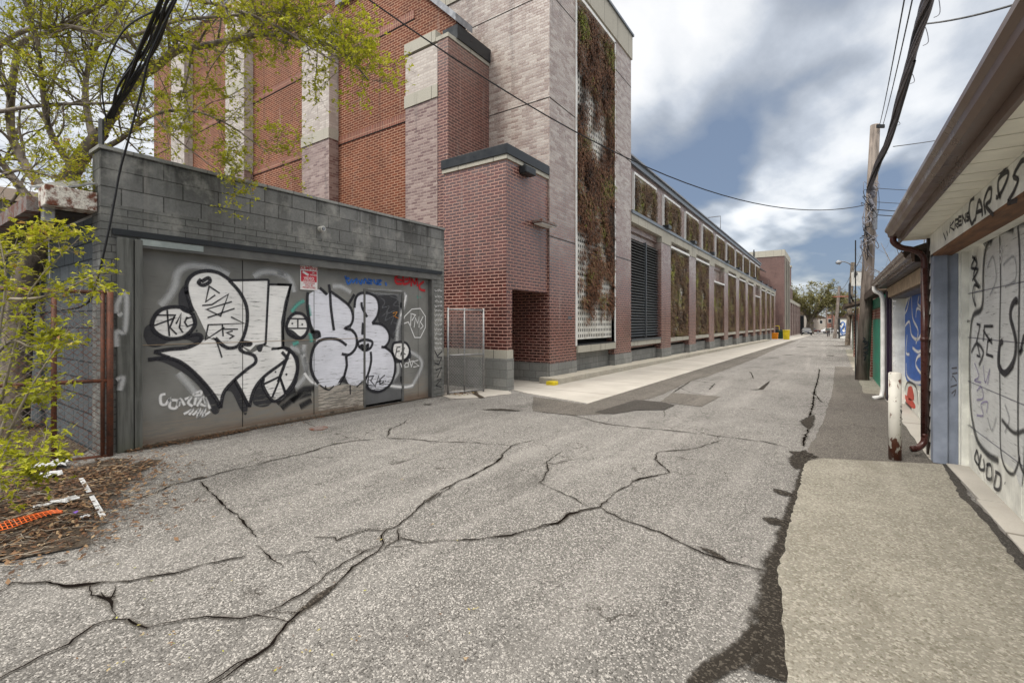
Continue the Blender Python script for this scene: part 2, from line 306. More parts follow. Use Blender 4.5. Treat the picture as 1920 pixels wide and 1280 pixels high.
def walk():
    b = NB('sidewalk_concrete'); P = b.pos(); n = b.noise(P, 1.1, 5, .6); f = b.noise(P, 70, 3, .6)
    br = b.N.new('ShaderNodeTexBrick'); b.L.new(P, br.inputs['Vector']); br.offset = 0; br.inputs['Scale'].default_value = 1; br.inputs['Brick Width'].default_value = 40; br.inputs['Row Height'].default_value = 2.4; br.inputs['Mortar Size'].default_value = .02
    c = b.mix(b.rng(n, .3, .7), (.35, .33, .295), (.43, .405, .365)); c = b.mix(b.rng(f, .4, .75, 0, .35), c, (.3, .275, .24)); c = b.mix(b.rng(b.noise(P, .8, 6, .7), .5, .7, 0, .35), c, (.28, .25, .21)); c = b.mix(br.outputs[1], c, (.2, .18, .155))
    M['sidewalk_concrete'] = b.set(c, .8, 0, f, .3, .003, .3)
walk(); ground_mat('kerb_concrete', (.40, .37, .31), (.48, .45, .385), (.5, .47, .4), 60, dark=(.25, .23, .19), contrast=.5)
def stain(name, col, thr=.45, soft=.5, sc=7, amax=.9):
    b = NB(name); s = b.N.new('ShaderNodeSeparateXYZ'); b.L.new(b.uv(), s.inputs[0])
    d = b.math('ABSOLUTE', b.math('MULTIPLY_ADD', s.outputs[1], 2.0, -1.0)); n = b.noise(b.pos(), sc, 6, .75)
    a = b.rng(b.math('ADD', b.math('MULTIPLY', d, .75), b.math('MULTIPLY', n, .75)), thr + .42, thr + .18, 0, amax)
    st = b.voro(b.pos(), 95, out='Color'); sx = b.N.new('ShaderNodeSeparateColor'); b.L.new(st, sx.inputs[0]); c = b.mix(b.rng(sx.outputs[0], .7, .95, 0, .5), col, (.13, .115, .095))
    M[name] = b.set(c, .85, alpha=a, spec=.08)
stain('wet_stain', (.026, .022, .018), .52, .5, 13, .88); stain('soft_stain', (.07, .062, .052), .45, .5, 3, .6); stain('crack_halo', (.09, .08, .068), .45, .5, 9, .28); stain('dirt_fringe', (.05, .038, .028), .5, .5, 9, .95)
plain('crack_dark', (.010, .008, .007), .95, spec=0.0)
def leafmat(name, ramp, trans=.35):
    b = NB(name); at = b.N.new('ShaderNodeAttribute'); at.attribute_name = 'tint'; sx = b.N.new('ShaderNodeSeparateColor'); b.L.new(at.outputs['Color'], sx.inputs[0])
    c = b.ramp(sx.outputs[0], ramp); b.set(c, .6, spec=.25)
    tr = b.N.new('ShaderNodeBsdfTranslucent'); b.L.new(c, tr.inputs[0]); mx = b.N.new('ShaderNodeMixShader'); mx.inputs[0].default_value = trans
    b.L.new(b.p.outputs[0], mx.inputs[1]); b.L.new(tr.outputs[0], mx.inputs[2]); b.L.new(mx.outputs[0], b.out.inputs[0]); M[name] = b.m
leafmat('spring_leaf', [(0, (.13, .15, .01)), (.45, (.32, .34, .018)), (.8, (.50, .49, .04)), (.93, (.46, .40, .10)), (1, (.42, .24, .08))])
leafmat('creeper_leaf', [(0, (.05, .03, .018)), (.3, (.15, .065, .03)), (.55, (.24, .115, .065)), (.8, (.22, .14, .08)), (.93, (.16, .16, .04)), (1, (.22, .25, .03))], .15)
leafmat('creeper_green', [(0, (.05, .03, .018)), (.25, (.14, .08, .045)), (.55, (.20, .125, .07)), (.8, (.21, .17, .07)), (.92, (.20, .21, .05)), (1, (.32, .34, .05))], .15)
leafmat('litter_leaf', [(0, (.05, .03, .02)), (.4, (.12, .06, .03)), (.7, (.2, .12, .06)), (.9, (.3, .22, .13)), (1, (.3, .3, .05))], .05)
leafmat('far_leaf', [(0, (.09, .085, .035)), (.5, (.18, .165, .06)), (1, (.27, .26, .09))], .2)
def holes():
    b = NB('perforated_panel'); s = b.N.new('ShaderNodeSeparateXYZ'); b.L.new(b.uv(), s.inputs[0])
    def cell(o, p, w):
        f = b.math('FRACT', b.math('DIVIDE', o, p)); return b.rng(b.math('ABSOLUTE', b.math('SUBTRACT', f, .5)), w, w - .06)
    h = b.math('MULTIPLY', cell(s.outputs[0], .13, .26), cell(s.outputs[1], .17, .3))
    j = b.rng(b.math('ABSOLUTE', b.math('SUBTRACT', b.math('FRACT', b.math('DIVIDE', b.math('ADD', s.outputs[1], .1), 1.02)), .5)), .485, .492)
    k = b.math('MAXIMUM', h, j); n = b.noise(b.pos(), 4, 4)
    c = b.mix(b.rng(n, .4, .7), (.66, .65, .6), (.5, .48, .42)); c = b.mix(k, c, (.012, .01, .009)); M['perforated_panel'] = b.set(c, .5, 0, k, -.4, .01)
holes()
# ------------------------------------------------------------------ mesh kit
class MB:
    def __init__(s): s.v = []; s.f = []; s.uv = []; s.c = []; s.tint = None
    def _add(s, vs, fs, uvs=None, t=None):
        o = len(s.v); s.v += [tuple(v) for v in vs]
        for i, f in enumerate(fs): s.f.append(tuple(a + o for a in f)); s.uv.append(uvs[i] if uvs else None); s.c.append(t)
        return s
    def box(s, x0, x1, y0, y1, z0, z1, gr=False):
        if x0 > x1: x0, x1 = x1, x0
        if y0 > y1: y0, y1 = y1, y0
        vs = [(x, y, z + (gz(y) if gr else 0)) for z in (z0, z1) for y in (y0, y1) for x in (x0, x1)]
        return s._add(vs, [(0, 2, 3, 1), (4, 5, 7, 6), (0, 1, 5, 4), (2, 6, 7, 3), (0, 4, 6, 2), (1, 3, 7, 5)])
    def obox(s, c, ax, ay, az):      # oriented box: centre, three half-axis vectors
        c, ax, ay, az = map(Vector, (c, ax, ay, az))
        vs = [c + i * ax + j * ay + k * az for k in (-1, 1) for j in (-1, 1) for i in (-1, 1)]
        return s._add(vs, [(0, 2, 3, 1), (4, 5, 7, 6), (0, 1, 5, 4), (2, 6, 7, 3), (0, 4, 6, 2), (1, 3, 7, 5)])
    def poly(s, pts, t=None, uv=None): return s._add(pts, [tuple(range(len(pts)))], [uv] if uv else None, t)
    def prism(s, pts, d):            # polygon extruded along vector d
        d = Vector(d); p = [Vector(q) for q in pts]; n = len(p); vs = p + [q + d for q in p]
        return s._add(vs, [tuple(range(n))[::-1], tuple(range(n, 2 * n))] + [(i, (i + 1) % n, n + (i + 1) % n, n + i) for i in range(n)])
    def tube(s, pts, r, n=7, cap=True, r2=None):
        pts = [Vector(p) for p in pts]; k = len(pts); rings = []; up = Vector((0, 0, 1)); last = None
        for i, p in enumerate(pts):
            t = (pts[min(i + 1, k - 1)] - pts[max(i - 1, 0)]).normalized()
            a = last - t * last.dot(t) if last is not None else t.cross(up if abs(t.z) < .9 else Vector((1, 0, 0)))
            if a.length < 1e-6: a = t.orthogonal()
            a.normalize(); last = a; b = t.cross(a)
            rr = r[i] if isinstance(r, (list, tuple)) else (r if r2 is None else r + (r2 - r) * i / (k - 1))
            rings.append([p + (a * math.cos(2 * math.pi * j / n) + b * math.sin(2 * math.pi * j / n)) * rr for j in range(n)])
        vs = [q for ring in rings for q in ring]; fs = []
        for i in range(k - 1):
            for j in range(n): fs.append((i * n + j, i * n + (j + 1) % n, (i + 1) * n + (j + 1) % n, (i + 1) * n + j))
        if cap: fs += [tuple(range(n))[::-1], tuple(range((k - 1) * n, k * n))]
        return s._add(vs, fs)
    def ribbon(s, pts, w, nrm, w2=None):   # flat stroke lying on a surface with normal nrm
        pts = [Vector(p) for p in pts]; nrm = Vector(nrm); k = len(pts); vs = []
        if isinstance(w, (list, tuple)) and len(w) != k:
            m = len(w) - 1; w = [w[min(m, int(i * m / (k - 1)))] * (1 - (i * m / (k - 1)) % 1) + w[min(m, int(i * m / (k - 1)) + 1)] * ((i * m / (k - 1)) % 1) for i in range(k)]
        for i, p in enumerate(pts):
            t0 = (p - pts[i - 1]).normalized() if i else None; t1 = (pts[i + 1] - p).normalized() if i < k - 1 else None
            t = (t0 or t1) + (t1 or t0); t = t.normalized() if t.length > 1e-4 else t1
            a = nrm.cross(t).normalized(); ww = w[i] if isinstance(w, (list, tuple)) else (w if w2 is None else w + (w2 - w) * i / (k - 1))
            if t0 and t1: ww = ww / max(.55, abs(t0.dot(t)))
            vs += [p - a * ww / 2, p + a * ww / 2]
        fs = [(2 * i, 2 * i + 2, 2 * i + 3, 2 * i + 1) for i in range(k - 1)]
        return s._add(vs, fs, [[(i, 0), (i + 1, 0), (i + 1, 1), (i, 1)] for i in range(k - 1)])
    def build(s, name, mat, parent=None, smooth=False, bevel=0):
        org = parent['_o'] if parent is not None else (0, 0, 0); org = Vector(org)
        me = bpy.data.meshes.new(name); me.from_pydata([Vector(v) - org for v in s.v], [], s.f)
        ul = me.uv_layers.new(name='UVMap'); dat = ul.data
        for p, cu in zip(me.polygons, s.uv):
            if cu:
                for li, q in zip(p.loop_indices, cu): dat[li].uv = q
            else:
                n = p.normal; ax = max(range(3), key=lambda i: abs(n[i]))
                for li in p.loop_indices:
                    q = s.v[me.loops[li].vertex_index]; dat[li].uv = (q[0], q[1]) if ax == 2 else ((q[1], q[2]) if ax == 0 else (q[0], q[2]))
        if any(t is not None for t in s.c):
            at = me.color_attributes.new('tint', 'FLOAT_COLOR', 'CORNER')
            for p, t in zip(me.polygons, s.c):
                for li in p.loop_indices: at.data[li].color = (t or 0, t or 0, t or 0, 1)
        if smooth:
            for p in me.polygons: p.use_smooth = True
        me.materials.append(M[mat] if isinstance(mat, str) else mat); me.update()
        o = bpy.data.objects.new(name, me); C.collection.objects.link(o)
        if parent is not None: o.parent = parent; o['_o'] = tuple(org)
        else: o['_o'] = (0, 0, 0)
        if bevel:
            md = o.modifiers.new('bevel', 'BEVEL'); md.width = bevel; md.segments = 2; md.limit_method = 'ANGLE'
        return o
def tag(o, label, cat, group=None):
    o['label'] = label; o['category'] = cat
    if group: o['group'] = group
    return o
def thing(name, label, cat, loc, group=None):
    o = bpy.data.objects.new(name, None); C.collection.objects.link(o); o.location = loc; o['_o'] = tuple(loc); o.empty_display_size = .3
    return tag(o, label, cat, group)
def struct(o): o['kind'] = 'structure'; return o
def kids(o): return [c for c in bpy.data.objects if c.parent == o]
def copy_tree(o, delta=(0, 0, 0), parent=None, root=True):
    c = o.copy(); C.collection.objects.link(c); c.parent = parent if parent is not None else o.parent
    if root: c.location = Vector(o.location) + Vector(delta)
    for k in kids(o): copy_tree(k, parent=c, root=False)
    return c
def box(name, x0, x1, y0, y1, z0, z1, mat, parent, bevel=0): return MB().box(x0, x1, y0, y1, z0, z1).build(name, mat, parent, bevel=bevel)
def smooth_line(pts, n=6):           # Catmull-Rom through 2-D or 3-D points
    P = [Vector(p) for p in pts]; out = []
    for i in range(len(P) - 1):
        a, b, c, d = P[max(i - 1, 0)], P[i], P[i + 1], P[min(i + 2, len(P) - 1)]
        for j in range(n):
            t = j / n; out.append(.5 * ((2 * b) + (c - a) * t + (2 * a - 5 * b + 4 * c - d) * t * t + (3 * b - a - 3 * c + d) * t ** 3))
    return out + [P[-1]]
def text_mesh(s, size, mat, parent, origin, xdir, updir, name='lettering', ext=0):
    cu = bpy.data.curves.new('t', 'FONT'); cu.body = s; cu.size = size; cu.align_x = 'CENTER'; cu.align_y = 'CENTER'; cu.resolution_u = 3; cu.offset = size * .02
    to = bpy.data.objects.new('t', cu); C.collection.objects.link(to); dg = bpy.context.evaluated_depsgraph_get(); dg.update()
    me = bpy.data.meshes.new_from_object(to.evaluated_get(dg)); bpy.data.objects.remove(to)
    x, u = Vector(xdir), Vector(updir); org = Vector(parent['_o']); o3 = Vector(origin)
    for v in me.vertices: v.co = o3 + x * v.co.x + u * v.co.y - org
    me.materials.clear(); me.materials.append(M[mat]); o = bpy.data.objects.new(name, me); C.collection.objects.link(o); o.parent = parent; o['_o'] = tuple(org); return o
# ================================================================== GROUND
def sheet(name, pts, mat, dz, sub=None):
    """flat outline laid on the falling ground; long edges cut at y=150 are not needed"""
    o = MB().poly([(x, y, gz(y) + dz) for x, y in pts]).build(name, mat); return struct(o)
gr = MB()
ys = [-10, 150, 900]; xs = [-500, 500]
for a, b in zip(ys, ys[1:]): gr.poly([(xs[0], a, gz(a)), (xs[1], a, gz(a)), (xs[1], b, gz(b)), (xs[0], b, gz(b))])
struct(gr.build('ground', 'asphalt')).location.z = -.004
def pg(lst, T=None): return [tuple(G(*(T(*p) if T else p)))[:2] for p in lst]
ZA = lambda x, y: (x / 2.783, 820 + y / 2.783)
ZB = lambda x, y: (480 + x / 2.206, 700 + y / 2.206)
ZC = lambda x, y: (1000 + x / 2.909, 640 + y / 2.909)
ZD = lambda x, y: (1240 + x / 2.8235, 840 + y / 2.8235)
def rough_edge(pts, amp=.012, step=.08, closed=True):
    out = []; n = len(pts)
    for i in range(n if closed else n - 1):
        a, b = Vector(pts[i]).to_2d(), Vector(pts[(i + 1) % n]).to_2d(); k = min(60, max(1, int((b - a).length / step)))
        for j in range(k): p = a.lerp(b, j / k); out.append((p.x + random.uniform(-amp, amp) * (j > 0), p.y + random.uniform(-amp, amp) * (j > 0)))
    return out
# gutter strip of newer, darker asphalt beside the sidewalk, and the patches
strip = pg([(0, 300), (0, 378), (120, 392), (240, 402), (450, 392), (560, 335), (700, 290), (860, 215), (960, 188), (1060, 150), (1200, 98)], ZC)
struct(sheet('gutter_asphalt', rough_edge(strip + [(-3.3, 40), (-3.3, 62), (-3.9, 62), (-3.9, 8.2)], .02, .25), 'asphalt_patch', .001))
sheet('asphalt_repair', rough_edge(pg([(760, 280), (1022, 300), (915, 356), (690, 330)], ZC), .01, .1), 'asphalt_patch', .0035)
sheet('tar_puddle', rough_edge(pg([(330, 388), (450, 352), (560, 318), (700, 330), (772, 347), (720, 373), (560, 375), (440, 396)], ZC), .012, .06), 'asphalt_wet', .005)
sheet('side_asphalt', rough_edge(pg([(1480, 470), (1560, 150), (1620, 60), (1700, 60), (1700, 632), (1510, 630), (1480, 580)], ZC)[:0] + [(-.28, 6.2), (-.2, 7.4), (-.1, 9.5), (.0, 13), (.1, 22), (1.1, 22), (1.1, 6.55), (.2, 6.35)], .015, .2), 'asphalt_patch', .001)
# concrete sidewalk and kerb
struct(MB().prism([(-3.9, 8.25, gz(8.25) - .1), (-3.9, 62, gz(62) - .1), (-9, 62, gz(62) - .1), (-9, 9.05, gz(9) - .1), (-6.1, 8.95, gz(8.9) - .1), (-5.6, 8.72, gz(8.7) - .1)], (0, 0, .112)).build('sidewalk', 'sidewalk_concrete'))
struct(MB().prism([(-3.9, 62.1, gz(62) - .1), (-3.2, 128, gz(128) - .1), (-12, 128, gz(128) - .1), (-12, 62.1, gz(62) - .1)], (0, 0, .11)).build('sidewalk', 'sidewalk_concrete'))
kb = MB().prism([(-6.35, 10.45, gz(10.45)), (-5.78, 10.45, gz(10.45)), (-5.78, 60, gz(60)), (-6.35, 60, gz(60))], (0, 0, .165)); struct(kb.build('kerb', 'kerb_concrete', bevel=.02))
MBk = MB().box(-6.0, -5.76, 10.22, 10.44, gz(10) - .02, gz(10) + .1).build('yellow_kerb_block', 'yellow_plastic', bevel=.01); tag(MBk, 'small yellow painted block at the near end of the concrete kerb', 'kerb block')
sheet('gate_slab', rough_edge(pg([(828, 742), (850, 732), (950, 728), (960, 738), (900, 746), (845, 748)]), .03, .12), 'sidewalk_concrete', .006)
# concrete apron at right with worn edge
ap = pg([(755, 88), (735, 200), (700, 320), (665, 470), (650, 560), (625, 595), (618, 700), (640, 780), (638, 900), (652, 1100), (665, 1242)], ZD)
apl = [(ap[-1][0] - .02, 1.0)] ; apr = pg([(1500, 88), (1560, 190), (1600, 270), (1660, 320), (1800, 480), (1920, 640)], ZD)
right_edge = [(a, b) for a, b in apr] + [(1.0, 1.0)]
apron_out = rough_edge(pg([(755, 88), (778, 70), (850, 57)], ZD) + [right_edge[0]], .006, .08, False) + rough_edge(right_edge, .008, .08, False) + [(1.0, 1.0)] + [apl[0]] + rough_edge(ap[::-1], .01, .05, False)
sheet('concrete_apron', apron_out, 'concrete_apron', .008)
sheet('apron_joint', rough_edge([(x - .02, y) for x, y in right_edge] + [(x + .045, y) for x, y in right_edge[::-1]], .012, .07), 'asphalt_wet', .011)
sill = MB()
for a, b in ((.9, 2.6), (2.615, 4.1), (4.115, 5.6), (5.615, 6.9)):
    e = [min(x for x, y in right_edge)] ; X0 = 1.03 if a > 2 else 1.05
    sill.prism([(X0 + .02, a, gz(a) - .08), (1.3, a, gz(a) - .08), (1.3, b, gz(b) - .08), (X0, b, gz(b) - .08)], (0, 0, .105))
struct(sill.build('door_threshold', 'sidewalk_concrete', bevel=.006))
sheet('pavement_edge', rough_edge([(.92, 7.05), (1.25, 7.05), (1.25, 12.6), (.92, 12.6)], .01, .3), 'sidewalk_concrete', .006)
sheet('pavement_edge', rough_edge([(.60, 13.4), (1.25, 13.2), (1.25, 40), (.75, 40)], .05, .5), 'concrete_apron', .006)
# stains and cracks (real marks in the asphalt)
UP = (0, 0, 1)
def gline(pts, T=None, dz=.003, jit=0, n=5):
    p = [G(*(T(*q) if T else q)) for q in pts]; q = []
    for i in range(len(p) - 1):
        L = (p[i + 1] - p[i]).length; k = max(1, min(40, int(L / .035))) if jit else n
        for j in range(k):
            v = p[i].lerp(p[i + 1], j / k)
            if jit: v = v + Vector((noise.noise(v * 9 + Vector((3, 0, 0))), noise.noise(v * 9), 0)) * jit + Vector((noise.noise(v * 32), noise.noise(v * 32 + Vector((9, 9, 0))), 0)) * jit * .6
            q.append(Vector((v.x, v.y, gz(v.y) + dz)))
    e = p[-1]; q.append(Vector((e.x, e.y, gz(e.y) + dz))); return q
cr = MB(); hal = MB()
def crack(pts, T, w, dz=.0045):
    q = gline(pts, T, dz, .022); ws = [max(.002, w * (.75 + 1.1 * noise.noise(v * 6)) * (.35 + .65 * min(1, min(i, len(q) - 1 - i) / 6 + .1))) for i, v in enumerate(q)]
    cr.ribbon(q, ws, UP)
    if w >= .009: hal.ribbon([v - Vector((0, 0, .0015)) for v in q], [x * 5 + .02 for x in ws], UP)
crack([(-40, 1285), (0, 1260), (200, 1150), (350, 1075), (480, 990), (590, 950), (650, 955), (700, 980), (760, 995)], ZA, .014)
crack([(760, 995), (850, 975), (960, 950), (1080, 935), (1180, 945), (1336, 930), (1540, 960)], ZA, .011)
crack([(650, 955), (700, 980), (770, 998)], ZA, .03)
crack([(-30, 830), (60, 760), (200, 755), (300, 770), (440, 772), (560, 755), (680, 750), (800, 725), (950, 700), (1100, 655), (1280, 620)], ZA, .014)
crack([(200, 755), (300, 770), (440, 772), (560, 755), (680, 752)], ZA, .028)
crack([(470, 780), (480, 820), (540, 845), (575, 860), (585, 900), (600, 930), (590, 950)], ZA, .016); crack([(605, 770), (600, 810), (565, 850)], ZA, .012); crack([(520, 810), (530, 840), (600, 830)], ZA, .01)
crack([(680, 330), (820, 288), (900, 245), (1000, 225), (1050, 215), (1150, 185), (1250, 160), (1336, 145)], ZA, .013); crack([(830, 288), (900, 292), (980, 310)], ZA, .006)
crack([(1040, 230), (1080, 270), (1130, 310), (1180, 360), (1230, 400), (1270, 440), (1310, 490), (1336, 520)], ZA, .017)
crack([(0, 710), (40, 745), (70, 775), (110, 795)], ZB, .011)
crack([(0, 380), (60, 362), (130, 345), (200, 330), (320, 292), (420, 278), (540, 268), (640, 270), (760, 283), (880, 285), (1050, 297)], ZB, .014)
crack([(540, 265), (555, 230), (615, 205), (620, 190)], ZB, .014); crack([(620, 205), (700, 203), (760, 203)], ZB, .007)
crack([(1150, 275), (1060, 297), (1020, 335), (1010, 355), (920, 410), (830, 450), (740, 495)], ZB, .019)
crack([(740, 495), (690, 535), (650, 575), (590, 630), (540, 645), (520, 680), (525, 710), (470, 760), (400, 800), (330, 870), (250, 940), (180, 990), (110, 1060), (60, 1120), (0, 1170), (-180, 1290)], ZB, .015)
crack([(250, 940), (180, 990), (110, 1060), (60, 1120)], ZB, .018)
crack([(830, 452), (760, 500), (705, 540)], ZB, .01); crack([(525, 650), (440, 650), (330, 690), (320, 680), (240, 677)], ZB, .011); crack([(540, 640), (420, 645), (330, 672)], ZB, .008)
crack([(320, 700), (220, 735), (130, 750), (70, 750)], ZB, .007); crack([(520, 710), (440, 740), (380, 775), (300, 830), (240, 880), (130, 945), (70, 975), (0, 1000)], ZB, .009); crack([(70, 985), (170, 990)], ZB, .012)
crack([(200, 755), (250, 790), (300, 805)], ZB, .007); crack([(585, 640), (585, 690), (530, 720), (605, 716)], ZB, .009); crack([(470, 760), (440, 790), (430, 830)], ZB, .006)
crack([(595, 680), (640, 690), (690, 700), (760, 692), (930, 685), (1060, 668), (1140, 645), (1180, 630), (1250, 615), (1300, 580), (1350, 568), (1412, 555)], ZB, .015)
crack([(0, 1025), (130, 990), (200, 945), (260, 925), (360, 905), (400, 865), (440, 830), (530, 780), (540, 760), (640, 735), (750, 715), (700, 670), (665, 640), (665, 615), (700, 600), (840, 590), (900, 578), (1015, 540)], ZC, .016)
crack([(360, 905), (420, 940), (500, 975), (600, 1010), (690, 1040), (760, 1075), (850, 1125), (930, 1160), (1000, 1180), (1100, 1210), (1250, 1250)], ZC, .014)
crack([(160, 600), (110, 630), (70, 660), (80, 690), (65, 740), (35, 768), (80, 790), (150, 825), (230, 860), (300, 900)], ZC, .009)
crack([(0, 380), (230, 405), (350, 440), (440, 455), (640, 475), (840, 495), (1000, 515), (1250, 545), (1390, 578)], ZC, .017)
crack([(1000, 515), (1010, 540)], ZC, .008); crack([(1560, 150), (1555, 200), (1530, 280), (1525, 350), (1500, 420), (1500, 480), (1480, 530), (1475, 570)], ZC, .028)
crack([(1530, 280), (1570, 330), (1629, 340)], ZC, .015); crack([(1330, 340), (1430, 355), (1629, 352)], ZC, .01); crack([(760, 280), (860, 215), (930, 220), (990, 230), (960, 262)], ZC, .02); crack([(780, 245), (860, 280), (930, 292)], ZC, .01)
crack([(1160, 205), (1200, 200), (1190, 175), (1180, 165)], ZC, .02); crack([(710, 375), (718, 395), (712, 410)], ZC, .01); crack([(700, 600), (600, 590), (560, 575)], ZC, .006)
crack([(1010, 355), (1090, 378), (1180, 410)], ZB, .006); crack([(870, 505), (885, 470)], ZB, .008); crack([(180, 190), (240, 220), (280, 225)], ZB, .008); crack([(320, 235), (380, 245), (470, 240)], ZB, .005)
crack([(1040, 1320), (1150, 1240), (1230, 1190), (1336, 1145)], ZA, .018)
crack([(550, 60), (700, 100)], ZC, .012) if False else None
struct(cr.build('road_cracks', 'crack_dark')); struct(hal.build('crack_dirt', 'crack_halo'))
st = MB()
def blot(pts, T, w, dz=.006, mb=None): (mb or st).ribbon(gline(pts, T, dz), [.01, w * .7, w, w * .8, .01], UP)
# damp dirt along the worn apron edge
q = [Vector((x + .01, y, gz(y) + .006)) for i, (x, y) in enumerate(ap)]
st.ribbon(q, [.14, .18, .22, .25, .28, .32, .36, .42, .48, .56, .62], UP)
blot([(1390, 600), (1440, 610), (1500, 625), (1560, 630)], ZC, .4)
blot([(1480, 590), (1450, 640), (1440, 700)], ZC, .35)
blot([(1270, 1310), (1330, 1262), (1390, 1225), (1440, 1150)], lambda x, y: (x, y), .2)
blot([(200, 525), (260, 550), (350, 592)], ZD, .09); blot([(590, 215), (640, 235), (720, 262)], ZD, .22); blot([(530, 370), (600, 390), (690, 400)], ZD, .25)
blot([(985, 225), (1040, 212), (1085, 208)], ZA, .12); blot([(1530, 400), (1490, 440), (1510, 480)], ZC, .3, .0055)
blot([(930, 150), (1010, 150), (1100, 155)], ZB, .3); blot([(690, 130), (730, 128)], ZB, .2); blot([(1180, 265), (1240, 262), (1290, 215)], ZC, .18)
blot([(760, 490), (700, 535)], ZB, .05); blot([(180, 990), (330, 870)], ZB, .1)
ZF = lambda x, y: (1400 + x / 8, 580 + y / 8)
for p0, p1, w in (((720, 560), (960, 570), .9), ((760, 470), (1400, 470), 1.2), ((1130, 440), (1480, 440), 1.0), ((1280, 550), (1500, 545), 1.2), ((1200, 690), (1290, 690), .7), ((250, 720), (500, 722), .4), ((520, 680), (700, 680), .5), ((1480, 640), (1620, 640), .4)):
    blot([p0, ((p0[0] + p1[0]) / 2, (p0[1] + p1[1]) / 2 + 3), p1], ZF, w)
struct(st.build('damp_stains', 'wet_stain'))
# dirt below the garage wall and leaf litter at the left
df = MB(); df.ribbon([(-6.93, y, gz(y) + .0065) for y in (1.9, 2.6, 3.6, 4.6, 5.5, 6.4, 7.5)], [.5, .55, .3, .22, .2, .14, .2], UP)
df.ribbon(gline([(-30, 1060), (40, 990), (120, 945), (200, 895), (290, 862)], None, .0068), [1.7, 1.4, 1.1, .8, .3], UP)
df.ribbon(gline([(0, 1000), (100, 900), (230, 860)], None, .0072), [1.3, 1.0, .5], UP); df.ribbon([(-6.0, 7.6, gz(8) + .012), (-6.4, 7.9, gz(8) + .012), (-6.8, 8.3, gz(8) + .012)], .2, UP)
struct(df.build('dirt_fringe', 'dirt_fringe'))
sheet('side_yard', rough_edge([(-6.85, 1.9), (-7.4, 1.75), (-6.7, 1.1), (-6.2, .45), (-7.2, -2), (-14, -2), (-14, 1.9)], .05, .2), 'soil', .004)
lt = MB()
def leafbit(mb, p, s, t, curl=.4):
    a = random.uniform(0, 6.28); u = Vector((math.cos(a), math.sin(a), random.uniform(-curl, curl))) * s; w = Vector((-math.sin(a), math.cos(a), random.uniform(-curl, curl))) * s * .45
    mb.poly([p - u, p - u * .2 + w, p + u, p - u * .1 - w], t)
for i in range(5200):
    t = random.random(); c = G(*random.choice([(30, 1020), (60, 960), (110, 930), (160, 900), (120, 980), (40, 900), (200, 890)])); p = c + Vector((random.gauss(0, .33), random.gauss(0, .33), 0))
    if p.x > -3.9 and random.random() < .7: continue
    if p.x < -7: continue
    p.z = gz(p.y) + random.uniform(.008, .03); leafbit(lt, p, random.uniform(.008, .03), random.random() ** 1.3 * .9)
for i in range(900):
    y = random.choice([random.uniform(1.9, 3.3), random.uniform(1.9, 4.6)]); p = Vector((-6.9 + abs(random.gauss(0, .13)), y, 0)); p.z = gz(y) + random.uniform(.008, .03); leafbit(lt, p, random.uniform(.008, .022), random.random() * .6)
for i in range(75):
    p = G(random.uniform(120, 900), random.uniform(800, 1260)); p.z = gz(p.y) + .008
    leafbit(lt, p, random.uniform(.004, .011), random.choice([.2, .45, .95, .99]), .2)
    if random.random() < .25:
        for k in range(3): leafbit(lt, p + Vector((random.gauss(0, .012), random.gauss(0, .012), .004)), random.uniform(.007, .013), random.choice([.5, .9, .94]), .2)
o = lt.build('leaf_litter', 'litter_leaf'); o['kind'] = 'stuff'; 
tw = MB()
for i in range(95):
    c = G(*random.choice([(30, 1010), (70, 950), (130, 930), (120, 990), (20, 1060), (180, 900)])) + Vector((random.gauss(0, .28), random.gauss(0, .28), 0)); a = random.gauss(.9, .8); L = random.uniform(.03, .17) * random.choice([1, 1, 1, 1.8])
    c.z = gz(c.y) + random.uniform(.015, .05); d = Vector((math.cos(a), math.sin(a), random.uniform(-.05, .12))) * L
    e_ = [Vector((random.gauss(0, .022), random.gauss(0, .022), random.uniform(0, .012))) for _ in range(3)]; tw.tube([c - d, c - d * .5 + e_[0], c + e_[1], c + d * .5 + e_[2], c + d], random.uniform(.001, .0038), 4, r2=.001)
o = tw.build('fallen_twigs', 'bark_pale'); o['kind'] = 'stuff'
# litter
def flat_thing(name, pts, T, mat, label, cat, dz=.02, th=.003, group=None):
    p = [G(*(T(*q) if T else q)) for q in pts]
    for v in p: v.z = gz(v.y) + dz
    o = MB().prism(p, (0, 0, th)).build(name, mat); return tag(o, label, cat, group)
flat_thing('paper_strip', [(410, 225), (435, 220), (478, 293), (452, 300)], ZA, 'paper', 'narrow white printed paper strip on the leaf litter, the one nearer the fence', 'paper strip')
flat_thing('paper_strip', [(465, 320), (490, 313), (553, 420), (522, 430)], ZA, 'paper', 'longer white paper strip lying at the edge of the bare asphalt', 'paper strip')
def crumple(name, cx, cy, T, sx, sy, h, mat, label, cat):
    c = G(*T(cx, cy)); v = []; n = 7
    mb = MB(); g = [[Vector((c.x + (i / n - .5) * sx * (1 + .2 * random.random()), c.y + (j / n - .5) * sy * (1 + .2 * random.random()), gz(c.y) + .015 + random.random() * h)) for i in range(n + 1)] for j in range(n + 1)]
    for j in range(n):
        for i in range(n):
            if (i in (0, n - 1)) and (j in (0, n - 1)): continue
            mb.poly([g[j][i], g[j][i + 1], g[j + 1][i + 1], g[j + 1][i]])
    return tag(mb.build(name, mat), label, cat)
crumple('crumpled_bag', 245, 165, ZA, .22, .3, .06, 'paper', 'crumpled white plastic bag under the shrub beside the fence', 'litter')
crumple('crumpled_paper', 265, 205, ZA, .16, .16, .03, 'paper', 'smaller crumpled white paper just below the white plastic bag', 'litter')
crumple('paper_scrap', 290, 355, ZA, .09, .24, .03, 'paper', 'flattened white paper scrap above the orange netting', 'litter')
